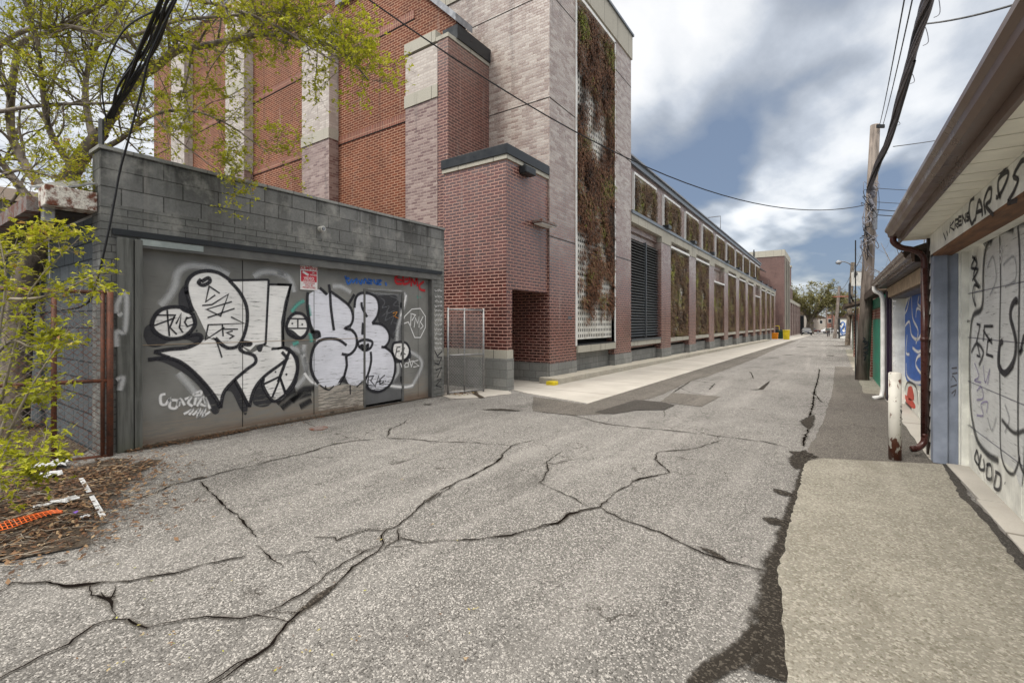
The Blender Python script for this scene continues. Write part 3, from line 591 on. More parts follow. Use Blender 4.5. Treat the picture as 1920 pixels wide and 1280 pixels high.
crumple('bottle_cap', 393, 402, ZA, .03, .03, .012, 'purple_plastic', 'small purple plastic cap among the twigs', 'litter')
crumple('paper_scrap', 445, 425, ZA, .05, .05, .015, 'paper', 'tiny white scrap right of the purple cap', 'litter')
nt = MB()
for s in (0, 10, 22, 34): nt.tube(gline([(-40, 470 + s * 1.4), (60, 450 + s * 1.3), (150, 425 + s), (260, 400 + s * .5), (325, 400 + s * .4)], ZA, .03 + .004 * (s % 3), 0, 3), .0035, 5)
for i in range(14):
    x = -30 + i * 25; nt.tube(gline([(x, 470 - i * 6), (x + 22, 512 - i * 8)], ZA, .033, 0, 1), .003, 4)
tag(nt.build('safety_netting', 'orange_net'), 'torn strip of orange plastic netting lying in the twigs', 'netting')
md = G(597, 803); m2 = MB(); m2.tube([(md.x, md.y, md.z - .02), (md.x, md.y, md.z + .008)], .13, 16); o = tag(m2.build('valve_cover', 'rusty_galv'), 'small round metal cover sunk in the asphalt below the graffiti wall', 'valve cover')
# ================================================================== BRICK BUILDING
TX = -6.2
B = thing('brick_building', 'long red and pale brick building with green climbing walls along the lane', 'building', (TX, 10.75, gz(10.75)))
def wall(name, x0, x1, y0, y1, z0, z1, mat, parent=B, bevel=0): return box(name, x0, x1, y0, y1, z0, z1, mat, parent, bevel)
def gwall(name, x0, x1, y0, y1, z1, mat, parent=B): return MB().box(x0, x1, y0, y1, -1.6, z1).build(name, mat, parent)
# corner tower, built around its tall green panel (y 12.31 to 15.24)
PY0, PY1, PZ0, PZ1 = 12.33, 15.22, .86, 11.15
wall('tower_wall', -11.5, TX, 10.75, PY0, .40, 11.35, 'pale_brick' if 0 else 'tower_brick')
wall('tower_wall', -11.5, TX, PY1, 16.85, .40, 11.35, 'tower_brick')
wall('panel_backing', -11.5, TX - .28, PY0, PY1, .4, 11.35, 'dark_back')
wall('panel_header', TX - .28, TX - .01, PY0, PY1, PZ1 + .06, 11.35, 'precast')
wall('tower_parapet', -11.55, TX + .04, 10.71, 16.9, 11.35, 12.22, 'precast'); wall('parapet_cap', -11.6, TX + .09, 10.66, 16.95, 12.22, 12.30, 'steel_gray')
wall('panel_sill', TX - .28, TX + .06, PY0, PY1, .62, .82, 'precast'); wall('sill_flashing', TX - .26, TX + .04, PY0, PY1, .82, .86, 'black_metal')
wall('base_course', -7.5, TX + .02, 10.73, PY0, -.3, .40, 'base_block'); wall('base_course', -7.5, TX + .02, PY1, 16.87, -.3, .40, 'base_block'); wall('base_course', -7.5, TX - .22, PY0, PY1, -.3, .62, 'base_block')
fr = MB(); fr.box(TX - .1, TX + .03, PY0 - .07, PY0, .82, PZ1 + .06); fr.box(TX - .1, TX + .03, PY1, PY1 + .07, .82, PZ1 + .06); fr.box(TX - .1, TX + .03, PY0 - .07, PY1 + .07, PZ1, PZ1 + .1); fr.build('panel_frame', 'white_metal', B)
for z in (3.8, 7.5, 10.3):
    for q in ((TX + .002, TX + .006, 10.75, PY0 - .08), (TX + .002, TX + .006, PY1 + .08, 16.85), (-11, TX, 10.744, 10.748)): wall('expansion_joint', *q, z, z + .022, 'dark_back')
def creeper_panel(y0, y1, z0, z1, x, mat, n, seed, cover, leaf, bl=1.0, gap=.15):
    random.seed(seed)
    p = MB().poly([(x, y0, z0), (x, y1, z0), (x, y1, z1), (x, y0, z1)]).build('climbing_panel', 'perforated_panel', B)
    mb = MB(); made = 0; tries = 0
    while made < n and tries < n * 12:
        tries += 1; y = random.uniform(y0 + .05, y1 - .05); z = random.uniform(z0 + gap, z1 - .05)
        k = .7 * noise.noise(Vector((y * 1.3 + seed * 7, z * .5, seed))) + .7 * noise.noise(Vector((y * 4.1, z * 1.3 + seed, 3)))
        if k + cover(z) < random.uniform(-.22, .32): continue
        made += 1; t0 = .45 + .75 * noise.noise(Vector((y * 1.3, z * .9, seed + 5))); d = .03
        for j in range(leaf):
            a = random.gauss(0, .55); L = random.uniform(.08, .24) * bl; o = random.uniform(.03, .15); c = Vector((x + o * .3, y + random.gauss(0, .05), z + random.gauss(0, .05)))
            tip = c + Vector((o, math.sin(a) * L, -abs(math.cos(a)) * L)); w = Vector((random.uniform(-.4, .4), 1, .3)) * random.uniform(.007, .018) * bl
            mid = c.lerp(tip, .5) + Vector((o * .5, 0, .01)); t = min(1, max(0, t0 + random.gauss(0, .2)))
            mb.poly([c - w * .4, mid - w, tip, mid + w], t)
    mb.build('climbing_plants', mat, p); return p
creeper_panel(PY0, PY1, 1.0, PZ1, TX - .1, 'creeper_leaf', 3300, 3, lambda z: -.02 + (.3 if 4.2 < z < 6.8 else .0) + (.3 if z > 8.8 else 0) - (.3 if z < 2.0 else 0), 9, 1.0, .35)
# entrance block in front of the tower
BX = TX - .05
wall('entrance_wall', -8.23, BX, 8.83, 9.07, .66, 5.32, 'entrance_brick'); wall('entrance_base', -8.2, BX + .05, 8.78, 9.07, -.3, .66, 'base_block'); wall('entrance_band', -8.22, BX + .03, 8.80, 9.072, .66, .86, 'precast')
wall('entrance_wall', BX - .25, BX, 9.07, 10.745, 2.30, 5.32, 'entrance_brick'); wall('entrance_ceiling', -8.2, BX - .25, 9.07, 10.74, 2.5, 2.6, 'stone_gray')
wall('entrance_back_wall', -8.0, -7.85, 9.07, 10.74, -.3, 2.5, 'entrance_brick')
wall('side_base', -7.85, BX + .02, 10.70, 10.748, -.3, .42, 'base_block')
wall('entrance_roof', -8.2, BX - .25, 9.07, 10.7, 5.2, 5.3, 'stone_gray')
wall('entrance_cap', -8.26, BX + .07, 8.76, 10.73, 5.42, 5.66, 'black_metal', bevel=.01); wall('cap_band', -8.25, BX + .04, 8.79, 10.735, 5.32, 5.42, 'precast')
L_ = wall('wall_light', BX, BX + .3, 9.95, 10.72, 4.02, 4.10, 'rusty_galv', bevel=.015); MB().box(BX + .03, BX + .27, 10.0, 10.67, 4.0, 4.018).build('lens', 'white_metal', L_)
c_ = wall('security_light', BX + .005, BX + .22, 9.35, 9.8, 5.12, 5.30, 'black_metal', bevel=.02); MB().box(BX + .0, BX + .05, 9.5, 9.65, 5.3, 5.4).build('bracket', 'black_metal', c_)
wall('number_plate', TX + .001, TX + .01, 11.8, 12.0, 1.6, 1.68, 'steel_gray')
# perpendicular side wall with pilasters
side = MB().prism([(-8.26, 9.35, -.3), (-8.26, 9.35, 9.58), (-10.6, 9.35, 11.86), (-13.4, 9.35, 11.86), (-13.4, 9.35, 15.0), (-29.2, 9.35, 15.0), (-29.2, 9.35, -.3)], (0, .4, 0)); side.build('side_wall', 'orange_brick', B)
wall('rear_wing_wall', -29.2, -13.4, 9.75, 30, -.3, 15.0, 'orange_brick'); wall('rear_wing_flashing', -29.3, -13.3, 9.25, 30, 15.0, 15.15, 'lamp_gray')
wall('return_wall', -8.6, -8.23, 9.0, 10.75, -.3, 8.95, 'return_brick'); wall('return_cap', -8.7, -8.17, 9.3, 10.75, 9.05, 9.42, 'black_metal'); wall('return_band', -8.65, -8.21, 8.98, 10.75, 8.95, 9.05, 'precast')
rk = MB(); rk.prism([(-8.15, 9.2, 9.45), (-8.15, 9.2, 9.65), (-10.6, 9.2, 12.02), (-13.38, 9.2, 12.02), (-13.38, 9.2, 11.86), (-10.65, 9.2, 11.86)], (0, .7, 0)); rk.build('rake_flashing', 'lamp_gray', B)
wall('roof_slab', -13.3, -10.6, 9.8, 40, 11.6, 11.8, 'stone_gray'); 
px = -8.6
for i in range(4):
    xr = [-8.23, -13.4, -18.95, -24.5, -30.0, -35.5, -41][i]; xl = [-9.83, -14.95, -20.5, -26.0, -31.5, -37, -42.5][i]; xr2 = -8.61 if i == 0 else xr; top = 8.9 if i == 0 else (11.5 if i < 2 else 14.6)
    wall('pilaster', xl, xr2, 9.0, 9.349, -.3, 7.5, 'pale_brick'); wall('pilaster_top', xl, xr2, 9.0, 9.349, 7.5, top, 'cream_brick'); wall('pilaster_band', xl - .02, xr2 + .02 if i else -8.59, 8.97, 9.34, 7.48, 7.82, 'precast')
    wall('pilaster_cap', xl - .02, (xr2 + .02) if i else -8.655, 8.97, 9.34, 8.96 if i == 0 else 10.7, 9.26 if i == 0 else 11.1, 'precast')
for z in (3.3,): pass
MB().box(-9.83, -8.61, 8.994, 8.999, 3.9, 3.925).build('expansion_joint', 'dark_back', B)
for xa, xb in ((-13.4, -9.83), (-18.95, -14.95), (-24.5, -20.5), (-29, -26)):
    for z in (7.35, 10.2):
        wall('soldier_course', xa + .002, xb - .002, 9.33, 9.349, z, z + .24, 'soldier_brick'); wall('course_shadow_gap', xa + .002, xb - .002, 9.34, 9.348, z - .03, z - .002, 'dark_back')
# lower front wall along the lane: bays of 4.85 m
LX = TX - .3; Y0, PIT, NB_ = 16.85, 4.85, 11
yend = Y0 + .35 + NB_ * PIT
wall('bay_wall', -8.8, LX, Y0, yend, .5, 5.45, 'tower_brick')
gwall('bay_base', -8.8, LX + .06, Y0, yend, .42, 'base_block')
wall('ledge', -8.0, TX + .06, Y0, yend + .3, 5.62, 5.74, 'steel_gray'); wall('cornice', -7.9, TX + .02, Y0, yend + .3, 5.3, 5.62, 'precast'); wall('upper_band', -7.9, LX + .1, Y0, yend, 5.05, 5.3, 'pale_brick')
p0 = None
protoP = {}
for i in range(NB_):
    ya = Y0 + .35 + i * PIT; yb = ya + 3.4
    if i == 0:
        lv = MB()
        n = 34
        for j in range(n): z = .95 + (4.75 - .95) * (j + .5) / n; lv.obox((LX + .12, (ya + yb) / 2, z), (.05, 0, -.034), (0, 1.7, 0), (.006, 0, .009))
        lo = lv.build('louvre', 'louvre_metal', B); MB().box(LX + .02, LX + .04, ya, yb, .9, 4.8).build('louvre_back', 'dark_back', lo)
        MB().box(LX + .08, LX + .2, (ya + yb) / 2 - .025, (ya + yb) / 2 + .025, .9, 4.8).build('mullion', 'louvre_metal', lo)
        wall('sill', LX, TX - .02, ya - .35, yb, .62, .80, 'precast'); wall('sill_flashing', LX, TX + .01, ya - .3, yb, .80, .87, 'louvre_metal')
    else:
        short = i in (3, 7)
        zt = 4.1 if short else 5.0
        key = short
        if key not in protoP:
            pnl = creeper_panel(ya, yb, .92, zt, LX + .1, 'creeper_green', 1100 if not short else 900, 20 + i, lambda z: .2, 9, 1.25, .02)
            f2 = MB(); f2.box(LX + .02, LX + .16, ya - .05, ya, .9, zt); f2.box(LX + .02, LX + .16, yb, yb + .05, .9, zt); f2.box(LX + .02, TX + .02, ya - .05, yb + .05, zt, zt + .1); f2.build('panel_frame', 'white_metal', pnl)
            protoP[key] = (pnl, ya)
        else:
            s, y_ = protoP[key]; copy_tree(s, (0, ya - y_, 0))
        wall('sill', LX, TX - .02, ya, yb, .62, .80, 'precast')
    if True:
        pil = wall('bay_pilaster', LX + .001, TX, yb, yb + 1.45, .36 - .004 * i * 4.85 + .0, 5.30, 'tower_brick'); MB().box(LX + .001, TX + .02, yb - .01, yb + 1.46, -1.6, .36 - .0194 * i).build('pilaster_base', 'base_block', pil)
        MB().box(LX, TX + .03, yb - .02, yb + 1.47, 5.06, 5.30).build('pilaster_cap', 'precast', pil)
        if i % 1 == 0: wall('roof_scupper', TX - .1, TX + .18, yb + .5, yb + .95, 5.745, 5.90, 'black_metal')
# upper storey, set back
UX = TX - 1.85
wall('upper_wall', -12, UX, 17, yend, 5.6, 9.15, 'pale_brick'); wall('upper_roof_edge', -12, UX + .15, 17, yend + .2, 9.15, 9.42, 'steel_gray'); wall('roof_flashing', -12.1, UX + .25, 17, yend + .2, 9.42, 9.5, 'lamp_gray')
wall('upper_sill', UX, UX + .2, 17, yend, 6.0, 6.25, 'precast')
pu = None
for i in range(13):
    ya = Y0 + .35 + i * PIT; yb = ya + 3.4
    if yb > yend: break
    if pu is None:
        pu = creeper_panel(ya, yb, 6.35, 8.75, UX + .06, 'creeper_green', 800, 40, lambda z: .22, 8, 1.25, .02)
        f2 = MB(); f2.box(UX, UX + .13, ya - .07, ya, 6.25, 8.85); f2.box(UX, UX + .13, yb, yb + .07, 6.25, 8.85); f2.box(UX, UX + .13, ya, yb, 8.75, 8.87); f2.build('panel_frame', 'white_metal', pu); pu_y = ya
    else: copy_tree(pu, (0, ya - pu_y, 0))
# rooftop railing, walkway and pipe frame
rl = MB()
for z in (9.9, 10.25, 10.6): rl.tube([(UX - 1.3, 31, z), (UX - 1.3, 48, z)], .022, 5)
for j in range(24): rl.tube([(UX - 1.3, 31 + j * .74, 9.5), (UX - 1.3, 31 + j * .74, 10.6)], .018, 4)
rl.tube([(UX - .4, 46, 9.5), (UX - .4, 46, 11.3), (UX - 3.4, 46, 11.3)], .05, 5)
rl.build('roof_railing', 'lamp_gray', B)
MB().prism([(UX - .6, 38, 9.5), (UX - 3.5, 38, 11.0), (UX - 3.5, 84, 11.0), (UX - .6, 84, 9.5)], (0, 0, .12)).build('sloping_roof', 'steel_gray', B)
# far stair tower and the wing beyond it
gwall('far_tower_wall', -22, TX - .02, 85, 97, 12.1, 'tower_far_brick'); wall('far_tower_parapet', -22.1, TX + .05, 84.9, 97.1, 12.1, 13.1, 'precast')
for y in (86.3, 90.0, 93.5): wall('far_tower_strip', TX - .02, TX + .1, y, y + .5, -1, 12.0, 'precast'); wall('tall_window', TX - .02, TX + .03, y + .5, y + 2.6, .5, 11.6, 'dark_back')
MB().tube([(-10.5, 84.8, 5.5), (-10.5, 84.8, 13.4)], .1, 6).build('vent_pipe', 'black_metal', B)
gwall('recess_wall', -12, -8.6, yend + .3, 85, 5.4, 'tower_far_brick')
gwall('far_wing_wall', -22, TX - .3, 97, 132, 5.2, 'tower_far_brick'); wall('far_wing_cornice', -22, TX, 97, 132, 5.2, 5.8, 'precast')
for i in range(7): wall('far_pilaster', TX - .3, TX, 97.5 + i * 5, 99 + i * 5, -1.5, 5.2, 'pale_brick'); wall('far_climbing_panel', TX - .3, TX - .22, 99 + i * 5, 102.5 + i * 5, -.2, 4.6, 'green_leaf_flat' if 'green_leaf_flat' in M else 'brown_trim')
gwall('dark_gate_wall', -7, -5.6, 132, 133, 3.2, 'black_metal')
wall('far_upper_box', -12, TX - .5, 104, 112, 5.8, 8.2, 'tower_far_brick'); wall('far_upper_band', -12, TX - .45, 104, 112.1, 8.2, 8.6, 'precast')
ch = thing('brick_chimney', 'tall square red brick chimney rising behind the far wing of the building', 'chimney', (-9.2, 128, -1))
box('stack', -10.2, -8.0, 127, 129, -1, 14.6, 'tower_far_brick', ch); box('coping', -10.35, -7.85, 126.85, 129.15, 14.6, 15.0, 'precast', ch); MB().tube([(-9.1, 128, 15), (-9.1, 128, 17)], .35, 8).build('flue', 'stone_gray', ch)
# ================================================================== GREY GARAGE WITH THE GRAFFITI WALL
random.seed(11)
GX = -6.9; BXX = -7.0
gar = thing('block_garage', 'low grey painted block garage covered with a big silver and black graffiti piece', 'garage', (GX, 4.6, gz(4.6)))
def gb(name, x0, x1, y0, y1, z0, z1, mat, bevel=0): return box(name, x0, x1, y0, y1, z0, z1, mat, gar, bevel)
GY0, GY1 = 1.70, 7.42
gb('block_parapet', -7.2, GX, GY0, GY1, 2.88, 3.5, 'painted_block'); MB().box(-7.25, GX + .02, GY0 - .02, GY1 + .02, 3.5, 3.54).build('parapet_cap', 'base_block', gar)
gb('brick_band', -7.2, GX - .002, GY0, GY1, 2.5, 2.88, 'painted_brick')
gb('brick_pier', -7.2, GX - .003, GY0, 1.99, -.1, 2.5, 'painted_brick'); gb('brick_pier', -7.2, GX - .003, 7.1, GY1, -.15, 2.5, 'painted_brick')
sw = MB().box(-14, -7.2, GY0, GY0 + .2, -.1, 2.75); sw.build('side_wall', 'dark_block', gar); gb('rear_wall', -14, -7.2, 7.2, 7.4, -.1, 2.9, 'painted_block'); gb('flat_roof', -14, -7.2, 1.9, 7.2, 2.75, 2.85, 'shingle')
gb('roof_edge', -14, -7.2, GY1 - .25, GY1, 2.9, 3.0, 'trim_gray')
gb('steel_lintel', GX, GX + .03, 1.80, 7.34, 2.53, 2.60, 'black_metal'); gb('lintel_trim', GX - .02, GX + .012, 2.05, 7.2, 2.41, 2.529, 'trim_gray'); gb('metal_flashing', GX - .01, GX + .02, 2.07, 2.75, 2.44, 2.515, 'trim_pale')
for y in [2.0 + i * .62 for i in range(9)]: pass
gb('timber_post', GX, GX + .06, 1.84, 1.99, -.06, 2.50, 'post_wood', .006); gb('timber_post', GX - .03, GX + .04, 2.005, 2.085, -.06, 2.50, 'post_wood', .006)
gb('plywood_wall', BXX - .05, BXX, 2.0, 5.42, -.1, 2.42, 'plywood_paint'); gb('plywood_wall', BXX - .05, BXX + .001, 6.33, 7.10, -.12, 2.42, 'plywood_paint'); gb('plywood_wall', BXX - .05, BXX, 5.42, 6.33, 2.1, 2.42, 'plywood_paint')
dr = gb('door', BXX - .045, BXX - .006, 5.44, 6.31, .0, 2.07, 'door_gray')
MB().box(BXX - .03, BXX + .012, 5.40, 5.44, -.05, 2.12).build('door_frame', 'trim_gray', gar); MB().box(BXX - .03, BXX + .012, 6.31, 6.36, -.05, 2.12).build('door_frame', 'trim_gray', gar); MB().box(BXX - .03, BXX + .012, 5.44, 6.31, 2.07, 2.11).build('door_frame', 'trim_gray', gar)
for z in (.35, 1.8): MB().box(BXX - .006, BXX + .008, 6.28, 6.31, z, z + .1).build('hinge', 'black_metal', dr)
gb('corner_trim', BXX - .0, GX + .005, 7.04, 7.1, -.1, 2.41, 'trim_gray')
for y in (3.30, 4.42): gb('panel_joint', BXX, BXX + .0072, y, y + .006, -.02, 2.4, 'dark_back')
gb('panel_seam', BXX, BXX + .0073, 2.09, 5.4, 1.22, 1.226, 'tan_board'); gb('panel_joint', BXX + .001, BXX + .003, 6.75, 6.755, -.02, 2.4, 'dark_back')
gb('base_trim', BXX, BXX + .012, 2.09, 5.4, -.05, .0, 'bark')
rv = MB().tube([(GX - .01, 4.47, 3.03), (GX + .09, 4.47, 3.03)], .045, 12); v_ = rv.build('vent_light', 'panel_white', gar); MB().tube([(GX + .09, 4.47, 3.03), (GX + .11, 4.47, 3.03)], .028, 10).build('lens', 'lamp_gray', v_)
# eave and rusty gutter of the side roof
eav = gb('eave_board', -14, -7.22, 1.28, 1.70, 2.78, 2.86, 'brown_trim'); gb('gutter', -14, -7.3, 1.17, 1.28, 2.74, 2.90, 'rusty_galv')
gb('gutter_end_box', -7.3, -6.98, 1.26, 1.695, 2.78, 3.0, 'rusty_white', .01); MB().prism([(-7.35, 1.2, 3.0), (-6.99, 1.45, 3.0), (-7.0, 1.69, 3.1), (-7.4, 1.5, 3.15)], (0, 0, .02)).build('metal_flap', 'galvanised', gar)
mt_ = thing('meter_box', 'small grey metal box hanging under the rusty eave at the left', 'meter box', tuple(atD(90, 405, 5.2))); c = atD(90, 400, 5.2); MB().obox(c, (.06, 0, 0), (0, .05, 0), (0, 0, .1)).build('housing', 'galvanised', mt_, bevel=.01)
MB().tube(smooth_line([c + Vector((0, 0, -.1)), c + Vector((-.06, .02, -.4)), c + Vector((.05, 0, -.8)), c + Vector((-.3, 0, -1.1))], 5), .006, 5).build('loose_wire', 'cable_gray', mt_)
# ---- graffiti, traced stroke by stroke on the wall plane
Z3 = lambda x, y: (220 + x / 3.0476, 420 + y / 3.0476)
Z4 = lambda x, y: (520 + x / 3.766, 460 + y / 3.766)
NX = (1, 0, 0); layer = [0]
def on(x, y, T, X): return atX(*T(x, y), X)
def strokes(name, lst, T, mat, w, parent, dx, plane=BXX, smooth=True, nrm=NX):
    mb = MB()
    for L in lst:
        ww = w
        if isinstance(L[0], (int, float)): ww = L[0]; L = L[1]
        p = [on(x, y, T, plane + dx) for x, y in L]
        if smooth and len(p) > 2: p = smooth_line(p, 5)
        mb.ribbon(p, ww, nrm)
    return mb.build(name, mat, parent)
def fills(name, lst, T, mat, parent, dx, plane=BXX, smooth=True):
    mb = MB()
    for L in lst:
        p = [on(x, y, T, plane + dx) for x, y in L]
        if smooth: p = smooth_line(p + [p[0]], 5)[:-1]
        mb.poly(p)
    return mb.build(name, mat, parent)
# white overspray halo
strokes('graffiti_halo', [[(245, 465), (290, 420), (330, 350), (345, 280), (400, 240), (480, 240), (560, 255), (640, 290)], [(780, 300), (830, 275), (900, 275), (970, 300)], [(350, 850), (420, 930), (470, 1000)]], Z3, 'haze_white', .15, gar, .002)
strokes('graffiti_halo', [[(0, 190), (60, 210), (100, 260), (120, 330)], [(90, 720), (150, 740), (190, 790), (205, 860), (190, 930), (130, 1000)], [(190, 700), (185, 800), (230, 930), (290, 985)], [(390, 290), (450, 290), (520, 330)], [(640, 320), (760, 330), (900, 345), (880, 470), (850, 590), (845, 680)], [(930, 745), (1000, 790), (1020, 850), (970, 960), (930, 995), (800, 985), (850, 900), (850, 830)]], Z4, 'haze_white', .15, gar, .002)
strokes('graffiti_halo', [[(910, 350), (890, 440), (870, 500)], [(790, 990), (900, 1000), (960, 985)], [(190, 900), (240, 960), (280, 975)]], Z4, 'spray_white', .07, gar, .0022)
fills('graffiti_shadow', [[(640, 320), (740, 330), (850, 370), (850, 560), (820, 660), (780, 600), (720, 540), (700, 420)]], Z4, 'fill_black', gar, .0015)
strokes('graffiti_scribble', [[(730, 370), (760, 400), (740, 440), (790, 430), (770, 480), (830, 460)], [(740, 500), (780, 470), (760, 530), (820, 500), (800, 560)], [(800, 360), (850, 380), (820, 420), (860, 430)], [(820, 540), (860, 580), (820, 620), (850, 650)], [(870, 570), (890, 600), (865, 630), (890, 650)], [(720, 420), (700, 360), (740, 350)]], Z4, 'faint_gray', .02, gar, .003)
strokes('graffiti_scribble', [[(815, 480), (845, 470), (830, 500), (855, 515), (820, 495)]], Z4, 'spray_orange', .025, gar, .004)
fills('graffiti_wear', [[(290, 975), (370, 1000), (450, 985), (520, 980), (607, 985), (607, 1128), (440, 1150), (290, 1168)]], Z4, 'fill_beige', gar, .0012, smooth=False)
strokes('graffiti_wear', [[(0, 1120), (60, 1060), (130, 1020)], [(30, 1150), (120, 1080), (240, 1040)], [(100, 1100), (180, 1020), (260, 1010)], [(160, 1140), (240, 1090)]], Z4, 'haze_black', .16, gar, .0014)
strokes('graffiti_drip', [[(515, 985), (516, 1050)], [(340, 990), (345, 1020)], [(470, 930), (440, 985)], [(300, 985), (360, 1020), (400, 990)], [(600, 960), (560, 1000)]], Z4, 'spray_black', .03, gar, .0068)
# white letter fills
fills('graffiti_fill', [
  [(400, 330), (440, 285), (510, 268), (580, 280), (650, 330), (700, 390), (735, 470), (740, 560), (720, 640), (690, 700), (640, 705), (600, 690), (560, 650), (520, 640), (450, 500), (405, 420)],
  [(215, 540), (250, 500), (300, 480), (370, 480), (430, 510), (440, 560), (420, 610), (370, 645), (290, 650), (235, 620), (208, 580)]], Z3, 'fill_white', gar, .0030)
fills('graffiti_fill', [
  [(650, 325), (865, 318), (850, 680), (790, 690), (760, 720), (700, 690), (740, 560), (735, 470), (700, 390)],
  [(872, 345), (992, 348), (950, 560), (950, 700), (900, 715), (850, 690)],
  [(210, 730), (400, 700), (520, 650), (640, 700), (700, 690), (760, 740), (840, 700), (960, 710), (965, 760), (850, 870), (790, 930), (760, 1040), (740, 1000), (670, 890), (610, 960), (590, 1050), (520, 930), (420, 820), (330, 770)]], Z3, 'fill_white', gar, .0026, smooth=False)
fills('graffiti_fill', [[(960, 725), (1020, 740), (1036, 800), (1030, 880), (990, 950), (920, 1010), (860, 980), (830, 910), (870, 840), (950, 780)]], Z3, 'fill_white', gar, .0034)
fills('graffiti_fill', [[(0, 275), (95, 280), (60, 400), (35, 560), (40, 720), (0, 725)]], Z4, 'fill_white', gar, .0028, smooth=False)
fills('graffiti_fill', [
  [(215, 350), (290, 310), (340, 350), (380, 330), (450, 380), (520, 440), (535, 520), (510, 590), (560, 650), (560, 720), (490, 780), (490, 850), (470, 930), (430, 980), (350, 1000), (290, 975), (245, 890), (240, 780), (270, 700), (270, 620), (230, 520)],
  [(545, 440), (570, 350), (630, 335), (690, 360), (715, 430), (700, 510), (680, 550), (740, 560), (785, 620), (780, 690), (750, 720), (800, 760), (825, 830), (815, 920), (770, 1000), (700, 1030), (650, 1010), (615, 950), (560, 990), (500, 970), (480, 900), (500, 780), (560, 720), (560, 640), (520, 590), (540, 520)]], Z4, 'fill_lilac', gar, .0030)
fills('graffiti_fill', [[(820, 700), (860, 680), (910, 690), (930, 740), (915, 790), (870, 810), (830, 790), (812, 740)], [(70, 540), (100, 500), (140, 480), (190, 500), (215, 560), (205, 620), (160, 650), (110, 640), (75, 600)]], Z4, 'fill_white', gar, .0040)
# teal and black shadows
strokes('graffiti_teal', [[(100, 470), (140, 420), (190, 390)], [(230, 620), (245, 680)], [(110, 700), (150, 680)], [(215, 420), (230, 500)]], Z4, 'spray_teal', .11, gar, .0036)
fills('graffiti_shadow', [[(150, 640), (160, 590), (200, 570), (215, 620), (290, 655), (380, 650), (460, 630), (485, 655), (460, 690), (400, 660), (300, 670), (240, 700), (180, 695)],
  [(350, 400), (375, 355), (400, 350), (395, 420), (430, 500), (400, 510), (355, 480)],
  [(180, 775), (300, 765), (380, 800), (470, 880), (540, 970), (585, 1060), (545, 1080), (490, 960), (420, 880), (330, 820), (250, 785)],
  [(670, 895), (740, 1020), (735, 1090), (700, 1050), (655, 960), (620, 950)], [(830, 880), (840, 950), (885, 1015), (830, 1045), (775, 1020), (790, 940)], [(793, 700), (830, 685), (825, 725), (805, 728)], [(985, 560), (1010, 500), (1036, 510), (1036, 540), (1005, 560), (985, 620), (1036, 660), (1000, 640)]], Z3, 'fill_black', gar, .0033)
fills('graffiti_shadow', [[(70, 590), (110, 600), (160, 640), (205, 640), (160, 670), (100, 650), (65, 620)], [(820, 790), (870, 815), (920, 795), (935, 740), (945, 790), (890, 830), (830, 820)], [(425, 975), (465, 920), (500, 975), (460, 965)], [(240, 610), (300, 610), (298, 650), (260, 660)]], Z4, 'fill_black', gar, .0044)
# black outlines
strokes('graffiti_outline', [
  [(640, 322), (700, 390), (738, 470), (742, 560), (722, 640), (690, 695), (640, 708), (600, 690), (560, 650)],
  [(395, 400), (400, 330), (440, 285), (510, 268), (580, 280), (650, 325)], [(430, 500), (405, 420), (392, 360)],
  [(480, 330), (520, 308), (528, 330), (490, 350), (465, 335), (480, 315)],
  [(435, 520), (380, 480), (300, 475), (235, 500), (200, 560), (210, 610), (280, 652), (370, 648), (430, 600), (445, 560), (430, 510)],
  [(210, 730), (300, 715), (400, 705), (470, 670), (480, 640), (450, 630), (380, 650)], [(175, 775), (290, 765), (380, 800), (480, 890), (560, 990), (590, 1050)],
  [(590, 1050), (610, 960), (670, 890), (740, 830), (790, 790), (780, 750), (720, 730), (700, 710), (720, 690), (755, 690), (760, 680), (710, 672)],
  [(670, 890), (710, 960), (750, 1040)], [(755, 1045), (780, 950), (840, 870), (960, 780), (965, 760), (940, 730)], [(980, 720), (1025, 760), (1032, 830), (1010, 920), (950, 980), (890, 1010), (835, 930), (835, 880)],
  ], Z3, 'spray_black', .062, gar, .0060)
strokes('graffiti_outline', [[(645, 322), (865, 318)], [(865, 318), (848, 680), (835, 690)], [(868, 345), (992, 347), (960, 500), (948, 600), (950, 700)], [(880, 715), (950, 705), (990, 715)], [(985, 730), (930, 880), (885, 990)], [(930, 880), (960, 970)], [(835, 915), (930, 870)], [(210, 730), (300, 760)]], Z3, 'spray_black', .042, gar, .0062, smooth=False)
strokes('graffiti_outline', [[(0, 275), (95, 280), (60, 400), (35, 540), (38, 720), (0, 730)]], Z4, 'spray_black', .05, gar, .0062, smooth=False)
